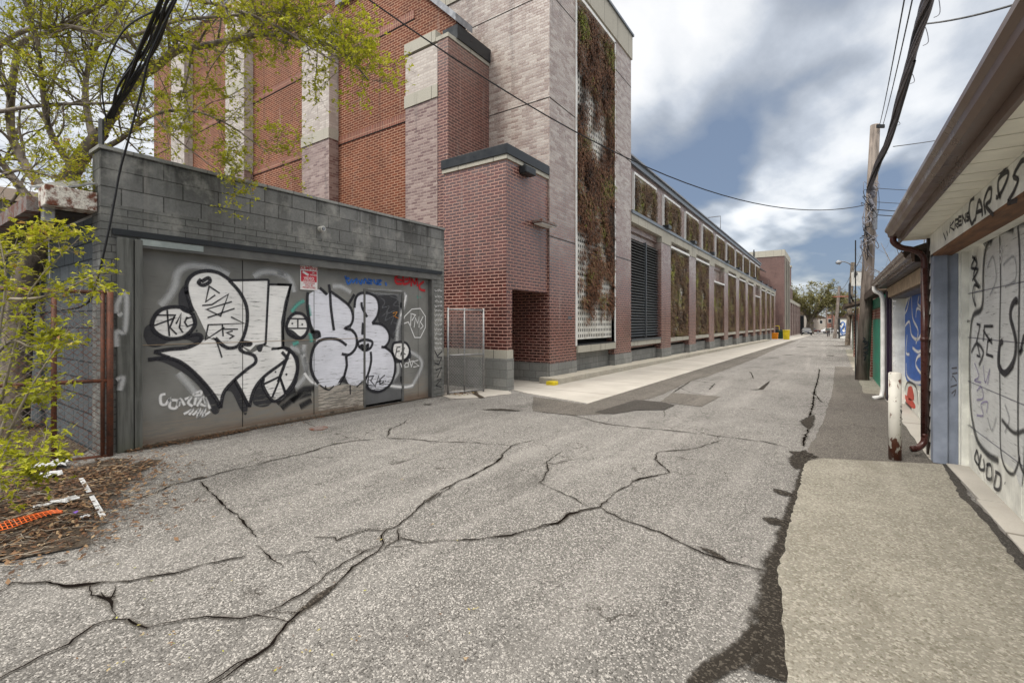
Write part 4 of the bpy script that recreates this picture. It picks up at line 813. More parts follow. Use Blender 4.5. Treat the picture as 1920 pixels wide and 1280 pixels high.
strokes('graffiti_outline', [
  [(215, 330), (212, 420), (225, 520), (245, 600), (270, 620)], [(300, 300), (340, 335), (350, 350)], [(365, 275), (372, 330), (380, 450), (400, 600)],
  [(375, 325), (440, 370), (510, 430), (535, 500), (520, 560), (480, 585), (530, 600), (560, 650), (555, 720), (510, 770), (455, 765)],
  [(490, 705), (430, 665), (350, 658), (290, 680), (250, 740), (237, 830), (250, 910), (290, 975)], [(485, 780), (490, 850), (470, 930)], [(545, 440), (555, 370), (590, 338), (650, 340), (700, 370), (718, 430), (705, 500), (670, 550)],
  [(595, 400), (600, 440), (635, 505)], [(605, 545), (600, 630)], [(670, 550), (740, 560), (785, 610), (790, 670), (760, 715), (735, 715)], [(760, 715), (810, 760), (832, 830), (825, 920), (790, 990), (720, 1030), (650, 1015), (615, 960)],
  [(570, 680), (620, 665), (670, 680), (660, 720), (620, 740), (575, 710), (570, 680)], [(575, 720), (600, 705), (605, 735), (640, 700), (635, 730), (610, 720)],
  [(660, 750), (662, 820), (640, 910), (615, 950)], [(820, 690), (812, 740), (830, 790), (870, 815), (915, 795), (935, 740), (910, 690), (860, 682), (820, 690)],
  [(40, 720), (90, 740), (130, 800), (140, 880), (110, 970), (60, 1040)], [(65, 560), (95, 500), (140, 478), (190, 495), (218, 560), (205, 620), (160, 655), (110, 640), (70, 600), (65, 560)], [(235, 610), (290, 610), (300, 650)], [(545, 345), (500, 420)]], Z4, 'spray_black', .064, gar, .0064)
strokes('graffiti_outline', [[(70, 515), (210, 520)], [(145, 520), (145, 580)], [(70, 585), (210, 585)], [(80, 745), (15, 920)], [(0, 960), (20, 920), (65, 1050)]], Z4, 'spray_black', .03, gar, .0066, smooth=False)
strokes('graffiti_dot', [[(100, 550), (112, 552)], [(170, 556), (182, 558)], [(60, 905), (68, 915)]], Z4, 'spray_black', .035, gar, .0066, smooth=False)
strokes('graffiti_dot', [[(900, 843), (908, 846)], [(962, 858), (970, 861)], [(450, 608), (458, 611)]], Z3, 'spray_black', .03, gar, .0066, smooth=False)
# small tags
strokes('graffiti_tag', [[(585, 395), (525, 355), (505, 445), (560, 405)], [(485, 465), (540, 460), (635, 400), (590, 525), (510, 487), (655, 443)], [(515, 535), (670, 482)], [(650, 530), (725, 567), (520, 575), (503, 662), (612, 590)], [(600, 570), (605, 640)], [(600, 600), (690, 600)], [(660, 610), (625, 620), (665, 640), (640, 655)], [(598, 762), (565, 660), (550, 650), (600, 700)],
  [(210, 580), (330, 535)], [(285, 490), (290, 560), (298, 640)], [(215, 520), (330, 520), (300, 590), (340, 630)], [(335, 570), (365, 510), (355, 590), (375, 620)], [(390, 540), (430, 530), (440, 570), (400, 585), (385, 560), (400, 530)]], Z3, 'spray_black', .026, gar, .0072, smooth=False)
strokes('graffiti_tag', [[(835, 780), (845, 720), (870, 715)], [(840, 750), (865, 745)], [(870, 780), (900, 720)], [(870, 770), (880, 750), (905, 770)], [(892, 738), (896, 742)],
  [(645, 920), (640, 990)], [(645, 925), (680, 920), (660, 955), (690, 990), (640, 985)], [(690, 1000), (715, 920), (725, 985)], [(700, 965), (725, 955)], [(760, 915), (730, 940), (725, 980), (752, 960)], [(762, 955), (768, 960)], [(615, 985), (632, 930), (640, 990), (612, 960)]], Z4, 'spray_black', .028, gar, .0072, smooth=False)
strokes('graffiti_tag', [[(880, 560), (900, 500), (950, 450), (1010, 445), (1045, 500), (1045, 580), (1010, 650), (970, 650), (950, 600), (925, 540), (885, 555)], [(940, 580), (945, 480)], [(940, 480), (975, 490), (950, 530)], [(965, 580), (975, 510), (990, 550), (1000, 500), (1000, 580)], [(1030, 500), (1010, 540), (1030, 570), (1010, 590)], [(870, 830), (880, 860), (905, 840)], [(905, 830), (900, 860), (925, 855), (925, 830), (905, 830)], [(930, 800), (945, 850)], [(925, 825), (960, 815), (945, 860)], [(995, 810), (960, 820), (1000, 850), (960, 858)]], Z4, 'spray_white', .032, gar, .0072, smooth=False)
strokes('graffiti_tag', [[(275, 970), (248, 980), (250, 1025), (275, 1030), (300, 1000), (300, 1045), (335, 1050), (345, 1010), (300, 1005)], [(350, 1040), (360, 1000), (385, 1035)], [(385, 1000), (420, 990), (405, 1020), (430, 1040)], [(440, 1035), (450, 990)], [(455, 1040), (490, 990), (505, 1035), (470, 1025)], [(440, 970), (475, 955), (475, 975), (440, 975), (440, 965)], [(380, 1085), (430, 1060), (410, 1090)], [(430, 1090), (470, 1060), (460, 1095), (500, 1060), (490, 1095), (530, 1070)], [(500, 990), (530, 1055)]], Z3, 'spray_white', .055, gar, .0072, smooth=True)
strokes('graffiti_tag', [[(480, 215), (500, 270), (530, 240)], [(530, 265), (560, 240), (560, 270)], [(575, 245), (590, 270), (600, 240)], [(610, 270), (620, 240), (640, 265)], [(640, 240), (665, 250), (640, 265), (670, 268)], [(680, 240), (690, 270)], [(700, 250), (730, 250), (700, 270), (735, 275)], [(765, 260), (770, 285)], [(480, 230), (510, 235)]], Z4, 'spray_blue', .07, gar, .0050)
strokes('graffiti_tag', [[(870, 205), (835, 225), (840, 265), (880, 270)], [(890, 215), (890, 270), (930, 260), (935, 215)], [(900, 240), (930, 240)], [(945, 290), (950, 240), (970, 270), (985, 235), (990, 290)], [(1035, 255), (1005, 280), (1010, 310), (1045, 320)], [(840, 240), (900, 250)]], Z4, 'spray_red', .085, gar, .0050)
strokes('graffiti_tag', [[(985, 355), (995, 375)], [(1005, 360), (1015, 370)]], Z4, 'spray_teal', .04, gar, .0050)
# tags on the posts and the right pier
strokes('graffiti_tag', [[(560, 480), (565, 430), (605, 390), (600, 560), (560, 570), (560, 640)], [(565, 490), (590, 480)], [(560, 800), (590, 790), (575, 850)]], lambda x, y: (x / 2.56, 400 + y / 2.56), 'haze_white', .09, gar, .165, smooth=True)
random.seed(5)
pt = []
for j in range(13):
    y = 315 + j * 33 + (0 if j < 1 else 10)
    for k in range(3):
        x = 1112 + k * 18; pt.append([(x, y + random.uniform(-8, 0)), (x + 6, y + random.uniform(5, 12)), (x + 12, y + random.uniform(-8, 8)), (x + 15, y + random.uniform(2, 12))])
strokes('graffiti_tag', pt, Z4, 'spray_white', .014, gar, .101, smooth=False)
strokes('graffiti_tag', [[(1110, 740), (1130, 780), (1165, 745)], [(1130, 790), (1160, 790), (1140, 840), (1110, 830)], [(1120, 880), (1160, 860), (1130, 930)], [(1130, 950), (1160, 940), (1120, 990), (1160, 1000)]], Z4, 'spray_black', .03, gar, .102, smooth=False)
# sign
sg = thing('warning_sign', 'red and white NO DUMPING sign screwed to the graffiti wall', 'sign', tuple(atX(580, 545, BXX + .012)))
s0 = [on(x, y, Z4, BXX + .012) for x, y in ((162, 118), (283, 128), (288, 318), (162, 312))]
ya_, yb_ = s0[0].y, s0[1].y; zt_, zb_ = (s0[0].z + s0[1].z) / 2, (s0[2].z + s0[3].z) / 2; Hs = zt_ - zb_; Ws = yb_ - ya_
box('sign_board', BXX + .006, BXX + .012, ya_, yb_, zb_, zt_, 'sign_white', sg); box('red_field', BXX + .012, BXX + .0135, ya_ + .012, yb_ - .012, zb_ + Hs * .30, zt_ - Hs * .30, 'sign_red', sg)
def sgt(t, zf, size, mat): text_mesh(t, size, mat, sg, (BXX + .0142, (ya_ + yb_) / 2, zb_ + Hs * zf), (0, 1, 0), (0, 0, 1))
sgt('NO', .915, .085, 'sign_red'); sgt('DUMPING', .785, .068, 'sign_red'); sgt('VIDEO', .42, .062, 'sign_white'); sgt('SURVEILLANCE', .335, .03, 'sign_white'); sgt('VIOLATORS', .245, .038, 'sign_red'); sgt('WILL BE', .165, .038, 'sign_red'); sgt('PROSECUTED', .085, .036, 'sign_red')
text_mesh('24\nHOURS', .036, 'sign_white', sg, (BXX + .0142, yb_ - .075, zb_ + Hs * .6), (0, 1, 0), (0, 0, 1))
MB().obox((BXX + .0145, ya_ + .09, zb_ + Hs * .6), (.001, 0, 0), (0, .05, -.025), (0, .008, .016)).build('camera_symbol', 'sign_white', sg)
# ================================================================== FENCES
def chain(mb, A, Bp, z0, z1, p=.07, r=.0032):
    A = Vector(A); Bp = Vector(Bp); L = (Bp - A).length; u = (Bp - A) / L; h = z1 - z0
    def P(s, z): q = A + u * s; return Vector((q.x, q.y, z))
    k = int((L + h) / p)
    for i in range(k + 1):
        for sg_ in (1, -1):
            c = i * p; pts = []
            if sg_ > 0: a0, b0 = c - h, c
            s_a, s_b = (c - h, c) if sg_ > 0 else (c, c - h)
            # line from (s_a, z0) to (s_b, z1), clipped to 0..L
            za, zb = z0, z1
            def cl(sa, za, sb, zb):
                t0, t1 = 0.0, 1.0; d = sb - sa
                if abs(d) < 1e-6: return None
                ta, tb = (0 - sa) / d, (L - sa) / d
                if ta > tb: ta, tb = tb, ta
                t0, t1 = max(t0, ta), min(t1, tb)
                if t0 >= t1: return None
                return (sa + d * t0, za + (zb - za) * t0, sa + d * t1, za + (zb - za) * t1)
            q = cl(s_a, za, s_b, zb)
            if q: mb.tube([P(q[0], q[1]), P(q[2], q[3])], r, 3, False)
def fence_gate(name, label, A, Bp, h, rails, posts, mat, matm, r, cat='gate'):
    t = thing(name, label, cat, tuple(A)); A = Vector(A); Bp = Vector(Bp)
    for z in rails: MB().tube([A + Vector((0, 0, z)), Bp + Vector((0, 0, z))], r, 8).build('rail', mat, t, True)
    for f, rr in posts: q = A.lerp(Bp, f); MB().tube([q + Vector((0, 0, -.02)), q + Vector((0, 0, h + .02))], rr, 8).build('post', mat, t, True)
    m = MB(); chain(m, A, Bp, A.z + .03, A.z + h); m.build('chain_link_mesh', matm, t); return t
A = Vector((-6.79, 1.756, gz(1.8))); Bq = Vector((-7.18, .67, gz(.7)))
fence_gate('chain_link_fence', 'rusty chain link fence panel closing the gap left of the grey garage', A, Bq, 1.86, (.0, .86, 1.86), ((0, .032), (.055, .02), (.40, .024)), 'rusty_pipe', 'rusty_galv', .021, 'fence')
A = Vector((-6.86, 7.5, gz(7.5))); Bq = G(884, 726)
fence_gate('chain_link_gate', 'silver chain link gate standing between the garage and the brick entrance', A, (-6.55, 8.35, gz(8.3)), 1.88, (.05, .86, 1.86), ((0, .022), (.45, .018), (1, .022)), 'galvanised', 'galvanised', .018)
t_ = MB(); 
random.seed(3)
for i in range(60):
    p = Vector((-6.75 + random.uniform(-.15, .3), 7.6 + random.uniform(-.1, .5), gz(8) + .02)); leafbit(t_, p, random.uniform(.015, .05), random.random())
o = t_.build('leaf_litter', 'litter_leaf'); o['kind'] = 'stuff'
# ================================================================== TREES
def rnd(a=1.0): return Vector((random.gauss(0, a), random.gauss(0, a), random.gauss(0, a)))
def leafcluster(mb, c, s, n, tb, droop=.3):
    for j in range(n):
        d = rnd().normalized(); d.z = d.z * .6 + .15; d.normalize(); side = d.cross(Vector((0, 0, 1)) + rnd(.4)).normalized(); L = s * random.uniform(.6, 1.15)
        base = c + rnd(s * .12); t = min(1, max(0, tb + random.gauss(0, .16))); tip = base + d * L + Vector((0, 0, -droop * L * random.random())); m = base + d * L * .5
        w = side * L * .2
        mb.poly([base, m - w, tip, m + w], t)
        if s > .045: mb.poly([m - w * .2, m + w * 2.1 + d * L * .12, m + w * .6 + d * L * .22], t); mb.poly([m + w * .2, m - w * 2.1 + d * L * .12, m - w * .6 + d * L * .22], t)
def grow(wood_mb, leaf_mb, pts, r0, r1, kids_n, klen, depth, leafs, ls, bias=Vector((0, 0, .25)), tint=.5, keep=None):
    pts = smooth_line(pts, 4) if len(pts) > 2 else pts
    wood_mb.tube(pts, r0, 7 if r0 > .02 else (5 if r0 > .006 else 3), False, r1)
    n = len(pts)
    for k in range(kids_n):
        f = random.uniform(.12, 1) ** .8; i = min(n - 2, int(f * (n - 1))); p = pts[i].lerp(pts[i + 1], random.random()); t = (pts[i + 1] - pts[i]).normalized()
        d = (t * .65 + rnd(.6) + bias).normalized(); L = klen * random.uniform(.5, 1.2) * (1.15 - .5 * f)
        q = [p]; dd = d
        for j in range(4):
            dd = (dd + rnd(.16) + Vector((0, 0, .05 if depth > 1 else -.04))).normalized(); q.append(q[-1] + dd * L / 4)
        rr = max(.0018, (r0 + (r1 - r0) * f) * .42)
        if depth > 1: grow(wood_mb, leaf_mb, q, rr, max(.0015, rr * .35), leafs[0], klen * .45, depth - 1, leafs, ls, bias, tint, keep)
        else:
            wood_mb.tube(q, min(rr, .005), 3, False, .0013)
            for j in range(1, 5):
                if random.random() < leafs[1]:
                    c = q[j] + rnd(.02)
                    if keep and not keep(c): continue
                    leafcluster(leaf_mb, c, ls * random.uniform(.7, 1.2), random.randint(3, 5), tint + .18 * noise.noise(c * .8))
def D(px, py, d): return atD(px, py, d)
random.seed(21)
base = atD(25, 640, 6.6); base.z = gz(base.y)
T1 = thing('maple_tree', 'large maple with fresh yellow green leaves leaning over the grey garage', 'tree', tuple(base))
wd, lf = MB(), MB()
wd.tube(smooth_line([base, D(40, 560, 6.7), D(72, 470, 6.7), D(100, 400, 6.7), D(125, 340, 6.7), D(160, 285, 6.6), D(192, 248, 6.55)], 4), .17, 10, False, .085)
limbs = [([D(192, 248, 6.55), D(249, 158, 6.3), D(289, 128, 6.2), D(329, 97, 6.1), D(370, 89, 6.0), D(477, 67, 5.8), D(520, 66, 5.7), D(571, 77, 5.6), D(640, 98, 5.5), D(690, 150, 5.4)], .065, .008, 34, .8),
 ([D(150, 300, 6.6), D(215, 268, 6.4), D(242, 249, 6.3), D(289, 215, 6.2), D(360, 208, 6.1), D(430, 235, 6.0), D(500, 285, 5.9)], .04, .005, 22, .75),
 ([D(110, 380, 6.7), D(60, 330, 6.8), D(20, 240, 6.9), D(34, 97, 6.8), D(67, 67, 6.6), D(110, 54, 6.4), D(200, 5, 6.1)], .07, .014, 26, .95),
 ([D(140, 320, 6.6), D(95, 250, 6.4), D(80, 170, 6.2), D(70, 80, 6.0), D(35, -40, 5.8)], .05, .01, 24, .9),
 ([D(175, 265, 6.6), D(160, 180, 6.9), D(170, 110, 7.0), D(210, 40, 7.0), D(270, -60, 7)], .05, .012, 24, 1.0),
 ([D(-60, 130, 6.5), D(40, 60, 6.3), D(130, 50, 6.1), D(230, 70, 5.9), D(330, 40, 5.7), D(430, 30, 5.5), D(540, 20, 5.3), D(620, 10, 5.2)], .035, .006, 30, .8),
 ([D(-60, 220, 6.6), D(60, 200, 6.4), D(150, 195, 6.1), D(260, 200, 5.9), D(330, 260, 5.8), D(420, 330, 5.9)], .03, .004, 20, .7),
 ([D(200, -60, 5.9), D(330, -10, 5.6), D(430, 15, 5.4), D(520, 50, 5.3), D(600, 100, 5.2), D(650, 130, 5.2)], .03, .004, 24, .7),
 ([D(400, -80, 5.4), D(420, 10, 5.4), D(440, 60, 5.5), D(400, 120, 5.6), D(385, 150, 5.6)], .014, .004, 8, .5),
 ([D(-60, 360, 6), D(30, 320, 6), D(90, 330, 5.8), D(150, 350, 5.5)], .025, .005, 14, .7),
 ([D(60, 380, 6.7), D(0, 300, 6.9), D(-60, 200, 7)], .06, .02, 14, 1.0)]
for pts, a, b_, k, L in limbs: grow(wd, lf, pts, a, b_, int(k * 1.5), L * 1.1, 2, (12, .5), .056, tint=.58)
wd.build('trunk', 'bark', T1, True); lf.build('crown', 'spring_leaf', T1)
# sapling shrub in the lower left corner, nearer the camera
random.seed(8)
sb_ = G(-40, 960); T2 = thing('maple_sapling', 'bushy maple sapling with bright lime leaves in front of the rusty fence', 'shrub', tuple(sb_))
wd, lf = MB(), MB()
for pts in ([(-40, 960, 3.9), (-10, 800, 3.9), (30, 640, 3.9), (60, 540, 3.9), (150, 445, 3.9)], [(-40, 960, 3.9), (0, 850, 3.8), (40, 760, 3.7), (80, 690, 3.7), (130, 620, 3.8)], [(-40, 960, 3.8), (0, 880, 3.5), (60, 850, 3.4), (110, 850, 3.4)],
            [(-80, 800, 3.9), (-30, 560, 4), (20, 470, 4), (100, 430, 4)], [(-80, 900, 3.8), (-20, 700, 3.7), (10, 540, 3.7), (0, 450, 3.7)], [(-60, 950, 3.6), (-20, 900, 3.3), (20, 880, 3.3), (60, 900, 3.3)], [(-40, 940, 3.8), (20, 760, 3.9), (60, 740, 3.9), (90, 740, 3.9)],
            [(0, 560, 3.9), (60, 560, 3.9), (110, 548, 3.9), (170, 520, 3.9), (180, 530, 3.9)], [(0, 480, 4), (50, 470, 4), (90, 450, 3.9), (110, 445, 3.9)], [(-40, 700, 3.9), (20, 640, 3.9), (60, 650, 3.9), (110, 630, 3.8)]):
    P_ = [D(*p) for p in pts]; P_[0].z = max(P_[0].z, gz(P_[0].y)); grow(wd, lf, P_, .016, .003, 27, .30, 1, (5, .8), .062, tint=.56)
wd.build('stem', 'bark_pale', T2, True); lf.build('leaves', 'spring_leaf', T2)
def far_tree(name, x, y, h, w, label, n, mat='far_leaf', bare=False, ls=.5, tr=.3, cz=.62, seed=1, group=None):
    random.seed(seed); z0 = gz(y); t = thing(name, label, 'tree', (x, y, z0), group); wd, lf = MB(), MB()
    wd.tube([(x, y, z0), (x + .1, y, z0 + h * .2), (x - .05, y, z0 + h * .35)], tr, 8, False, tr * .7)
    for k in range(9 if not bare else 11):
        a = k * 2.4; e = random.uniform(.3, 1.0); R_ = w * .5 * math.cos(e * .9) ; tip = Vector((x + math.cos(a) * R_, y + math.sin(a) * R_, z0 + h * (.45 + .5 * e))); b0 = Vector((x, y, z0 + h * random.uniform(.2, .36)))
        midp = b0.lerp(tip, .5) + Vector((0, 0, h * .05)) + rnd(h * .02)
        grow(wd, lf, [b0, midp, tip], tr * .35, .02, n, h * .22, 2 if bare else 1, (5, 0 if bare else .8), ls, tint=.5)
    if not bare:
        for k in range(n * 26):
            a, e, rr = random.uniform(0, 6.28), random.uniform(-.6, 1.57), random.random() ** .45; c = Vector((x + math.cos(a) * math.cos(e) * rr * w / 2, y + math.sin(a) * math.cos(e) * rr * w / 2, z0 + h * cz + math.sin(e) * rr * h * .36))
            if noise.noise(c * (3.2 / w * 2)) < -.08: continue
            leafcluster(lf, c, ls, 3, .45 + .5 * noise.noise(c * .5 + Vector((5, 0, 0))))
    wd.build('trunk', 'bark', t, False)
    if lf.v: lf.build('crown', mat, t)
    return t
far_tree('shade_tree', -4.5, 135, 13, 15, 'broad leafy tree at the far end of the lane, left of the road', 60, ls=.55, tr=.9, seed=4)
far_tree('shade_tree', 1.5, 165, 11.5, 12, 'olive green tree at the lane end just right of the broad one', 36, ls=.6, tr=.5, seed=5)
far_tree('shade_tree', 9, 150, 8.5, 9, 'small green tree behind the far garages on the right', 30, ls=.5, tr=.3, seed=6)
far_tree('shade_tree', -14, 175, 12, 14, 'tree crown peeping out behind the dark gate wall far off', 24, ls=.6, tr=.4, seed=9)
far_tree('bare_tree', 9.5, 28, 8.5, 8, 'bare budding tree behind the garages right of the near utility pole', 9, bare=True, tr=.16, seed=3)
far_tree('bare_tree', 7, 62, 11.5, 11, 'bare pale tree behind the lamp post further down the lane', 8, bare=True, tr=.2, seed=13)
far_tree('bare_tree', 5.5, 92, 11, 11, 'bare pale tree behind the farthest leaning pole', 8, bare=True, tr=.2, seed=17)
# ================================================================== RIGHT-HAND GARAGES
random.seed(2)
DX = 1.22; WX = .95
g1 = thing('white_garage', 'nearest white garage with a scribbled sectional door and long brown gutter', 'garage', (WX, 4.5, gz(4.5)))
def g(name, x0, x1, y0, y1, z0, z1, mat, p=g1, bevel=0): return box(name, x0, x1, y0, y1, z0, z1, mat, p, bevel)
YE = 7.35
# sectional door
pan = MB(); nsec = 5; zb, zt = -.06, 2.28
dm = g('garage_door', DX, DX + .04, .6, 6.95, -.06, 2.3, 'white_vinyl')
for i in range(nsec):
    a = zb + (zt - zb) * i / nsec; b_ = zb + (zt - zb) * (i + 1) / nsec
    MB().box(DX - .012, DX, .6, 6.88, a + .006, b_ - .006).build('door_section', 'white_vinyl', dm, bevel=.004)
    for k in range(7):
        y1 = 6.78 - k * .86; MB().box(DX - .017, DX - .0122, y1 - .74, y1, a + .07, b_ - .07).build('raised_panel', 'white_vinyl', dm, bevel=.003)
for i in range(1, 5): zz_ = zb + (zt - zb) * i / nsec; MB().box(DX - .0198, DX - .019, .6, 6.88, zz_ - .005, zz_ + .005).build('section_joint', 'cable_gray', dm)
g('door_stop', DX - .07, DX, 6.88, 6.97, -.06, 2.27, 'white_vinyl'); 
g('corner_post', WX + .0, DX - .0, 6.97, 7.12, -.06, 2.27, 'blue_gray_post'); g('post_face', WX - .02, WX + .1, 6.93, 7.1, -.06, 2.27, 'blue_gray_post', bevel=.004); g('door_stop', WX + .19, DX - .07, 6.94, 6.969, -.06, 2.27, 'white_vinyl')
sd_ = MB()
for i in range(18): z = -.05 + i * .15; sd_.prism([(WX - .002, 7.1, z), (WX + .05, 7.1, z), (WX + .05, 7.1, z + .155), (WX + .012, 7.1, z + .155)], (0, YE - 7.1, 0))
sd_.build('siding', 'white_vinyl', g1); g('end_wall', WX + .05, 7, 7.13, YE, -.1, 2.55, 'white_vinyl')
g('corner_board', WX - .02, WX + .04, YE - .02, YE + .05, -.1, 2.5, 'brown_trim')
hb = g('header_beam', WX - .02, WX + .1, .6, 7.12, 2.275, 2.50, 'white_vinyl'); g('beam_underside', WX - .02, WX + .14, .6, 7.1, 2.245, 2.274, 'orange_wood'); g('door_head', WX + .1, DX, .6, 7.1, 2.262, 2.5, 'white_vinyl')
sf = MB()
for i in range(26):
    y0 = .7 + i * .26; sf.box(.69, WX, y0, y0 + .243, 2.505, 2.52)
sf.build('soffit', 'cream_soffit', g1); g('soffit_backing', .69, WX, .6, YE, 2.521, 2.54, 'brown_trim')
g('fascia', .665, .69, .6, YE + .02, 2.47, 2.66, 'brown_gutter')
def gutter(name, x, y0, y1, z, w, h, par, mat='brown_gutter'):
    pr = [(x, z + h), (x, z), (x - w * .55, z), (x - w * .75, z + h * .25), (x - w * .8, z + h * .55), (x - w, z + h * .75), (x - w, z + h), (x - w + .012, z + h), (x - w + .01, z + h * .8), (x - w * .72, z + h * .55), (x - w * .7, z + h * .28), (x - w * .5, z + .01), (x - .01, z + .01), (x - .01, z + h)]
    m = MB().prism([(a, y0, b) for a, b in pr], (0, y1 - y0, 0)); o = m.build(name, mat, par)
    MB().prism([(a, y1, b) for a, b in pr[:7]], (0, .004, 0)).build('end_cap', mat, o); return o
gutter('gutter', .664, .6, YE + .02, 2.53, .125, .125, g1)
MB().prism([(.60, .6, 2.66), (4.2, .6, 4.4), (4.2, .6, 4.34), (.68, .6, 2.62)], (0, YE - .6, 0)).build('roof', 'shingle', g1)
MB().prism([(.7, YE - .05, 2.55), (4.2, YE - .05, 4.34), (7.6, YE - .05, 2.6)], (0, .03, 0)).build('gable', 'white_vinyl', g1)
dp = MB(); dp.tube(smooth_line([(.61, 7.2, 2.54), (.61, 7.2, 2.47), (.68, 7.21, 2.40), (.8, 7.23, 2.36), (.885, 7.24, 2.27), (.895, 7.24, 2.1)], 5), .034, 10); dp.tube([(.895, 7.24, 2.14), (.895, 7.24, .16)], .036, 10); dp.tube(smooth_line([(.895, 7.24, .2), (.89, 7.235, .1), (.83, 7.2, .03), (.77, 7.17, .015)], 5), .036, 10)
dp.tube([(.895, 7.24, 1.28), (.895, 7.24, 1.33)], .04, 10); dp.build('downspout', 'maroon_pipe', g1, True)
# paint on the white garage door and beam
ZE = lambda x, y: (1640 + x / 2.4607, 400 + y / 2.4607)
ZG = lambda x, y: (1600 + x / 2.6656, y / 2.6656)
def st2(name, lst, T, mat, w, dx=-.022, plane=DX, smooth=True, par=None): return strokes(name, lst, T, mat, w, par or g1, dx, plane, smooth)
st2('graffiti_tag', [(.10, [(640, 60), (560, 90), (515, 150), (500, 260), (495, 430), (455, 470), (440, 560), (437, 760), (445, 920), (470, 1040), (520, 1110), (570, 1140)]), (.05, [(575, 80), (580, 300), (575, 600), (578, 900), (580, 1080), (600, 1170), (640, 1200), (670, 1120)]), (.06, [(660, 60), (668, 200), (665, 420), (662, 700), (660, 950), (665, 1130), (689, 1200)])], ZE, 'haze_black', .08)
fills('graffiti_fill', [[(640, 75), (570, 110), (520, 160), (508, 300), (500, 440), (462, 480), (447, 560), (445, 760), (455, 930), (480, 1040), (530, 1110), (570, 1120), (640, 1180), (685, 1180), (689, 60)]], ZE, 'fill_gray', g1, -.0185, DX)
st2('graffiti_tag', [[(450, 200), (470, 230), (455, 290), (480, 340), (460, 330), (452, 380), (465, 430)], [(465, 200), (445, 250), (475, 260), (450, 310)], (.07, [(655, 420), (650, 400), (630, 430), (625, 480), (640, 540), (650, 600), (640, 680), (600, 735), (570, 700), (575, 610), (590, 590)]), (.05, [(689, 560), (670, 640), (680, 620)])], ZE, 'spray_black', .04, -.0235)
st2('graffiti_tag', [[(470, 510), (485, 515), (470, 590), (485, 660), (470, 655)], [(500, 590), (505, 520), (545, 520)], [(540, 580), (520, 590), (515, 650), (545, 660)], [(500, 540), (540, 600)], [(400, 490), (440, 495), (420, 500)]], ZE, 'spray_black', .035, -.0236, smooth=False)
st2('graffiti_tag', [[(460, 690), (480, 750), (460, 770), (490, 780)], [(500, 700), (510, 780), (530, 720), (520, 790)], [(470, 820), (490, 800), (500, 850), (470, 860)], [(470, 930), (500, 930), (490, 880), (520, 870), (515, 920)]], ZE, 'spray_violet', .03, -.0236)
st2('graffiti_tag', [[(470, 1090), (460, 1130), (480, 1160), (475, 1110), (470, 1090)], [(490, 1110), (480, 1170), (505, 1180), (500, 1130)], [(520, 1150), (515, 1215), (540, 1220), (535, 1160), (515, 1160)], [(560, 1200), (550, 1260), (575, 1270), (580, 1210), (555, 1190)], [(600, 1240), (602, 1246)]], ZE, 'spray_black', .04, -.0237)
st2('graffiti_tag', [[(580, 150), (580, 165), (588, 175), (578, 190), (586, 205), (578, 230)]], ZE, 'spray_white', .03, -.0238, smooth=False)
BP = WX - .02
st2('graffiti_tag', [[(450, 1165), (462, 1200)], [(466, 1155), (472, 1178)], [(485, 1110), (480, 1165)], [(502, 1105), (482, 1135), (505, 1150)], [(508, 1100), (508, 1145)], [(508, 1100), (524, 1095), (522, 1118), (508, 1122), (524, 1138)], [(541, 1082), (526, 1085), (526, 1128), (542, 1122)], [(526, 1106), (540, 1103)], [(545, 1120), (545, 1078), (560, 1110), (560, 1065)], [(578, 1062), (566, 1070), (566, 1082), (578, 1088), (576, 1100), (564, 1104)]], ZG, 'spray_black', .03, -.003, BP, False)
st2('graffiti_tag', [[(603, 990), (585, 1005), (577, 1060), (590, 1118), (606, 1095)], [(608, 1105), (625, 1005), (640, 1030), (644, 1082)], [(615, 1062), (642, 1052)], [(660, 1070), (652, 1010), (672, 950), (688, 945), (684, 1000), (662, 1030), (700, 1075)], [(712, 985), (722, 985), (745, 950), (770, 890), (772, 860), (750, 870), (725, 900), (722, 950), (735, 990)], [(853, 800), (835, 812), (800, 880), (822, 900), (800, 960), (772, 1012), (820, 1000)]], ZG, 'spray_black', .042, -.003, BP)
fills('graffiti_fill', [[(853, 738), (790, 752), (735, 795), (800, 790), (853, 760)], [(772, 838), (720, 845), (672, 878), (740, 872)], [(655, 918), (608, 932), (640, 936)]], ZG, 'fill_black', g1, -.0035, BP, smooth=False)
st2('graffiti_tag', [[(500, 120), (560, 80), (620, 50), (689, 30)], [(505, 150), (515, 110), (540, 130)], [(590, 70), (600, 60), (640, 70)]], ZE, 'haze_black', .13, -.0234)
st2('graffiti_tag', [[(590, 240), (640, 200), (650, 300), (600, 340)], [(520, 250), (545, 200), (560, 300), (530, 380)], [(600, 880), (620, 950), (600, 1010)], [(520, 940), (540, 1000), (560, 940)]], ZE, 'faint_gray', .05, -.0232)
st2('graffiti_tag', [[(578, 700), (600, 745), (640, 700)], [(445, 640), (470, 600), (500, 640), (480, 700)], [(585, 950), (640, 1010), (689, 1000)]], ZE, 'haze_black', .06, -.0233)
tg = MB()
for yy, pts in ((0, [(.0, 0), (.1, .03), (.25, 0), (.1, -.03)]),): pass
st2('graffiti_tag', [[(355, 715), (380, 712)], [(358, 740), (382, 735)], [(355, 770), (360, 750), (378, 775)], [(350, 800), (380, 790)], [(355, 830), (375, 815), (365, 845)]], ZE, 'spray_black', .02, -.024, WX + .0)
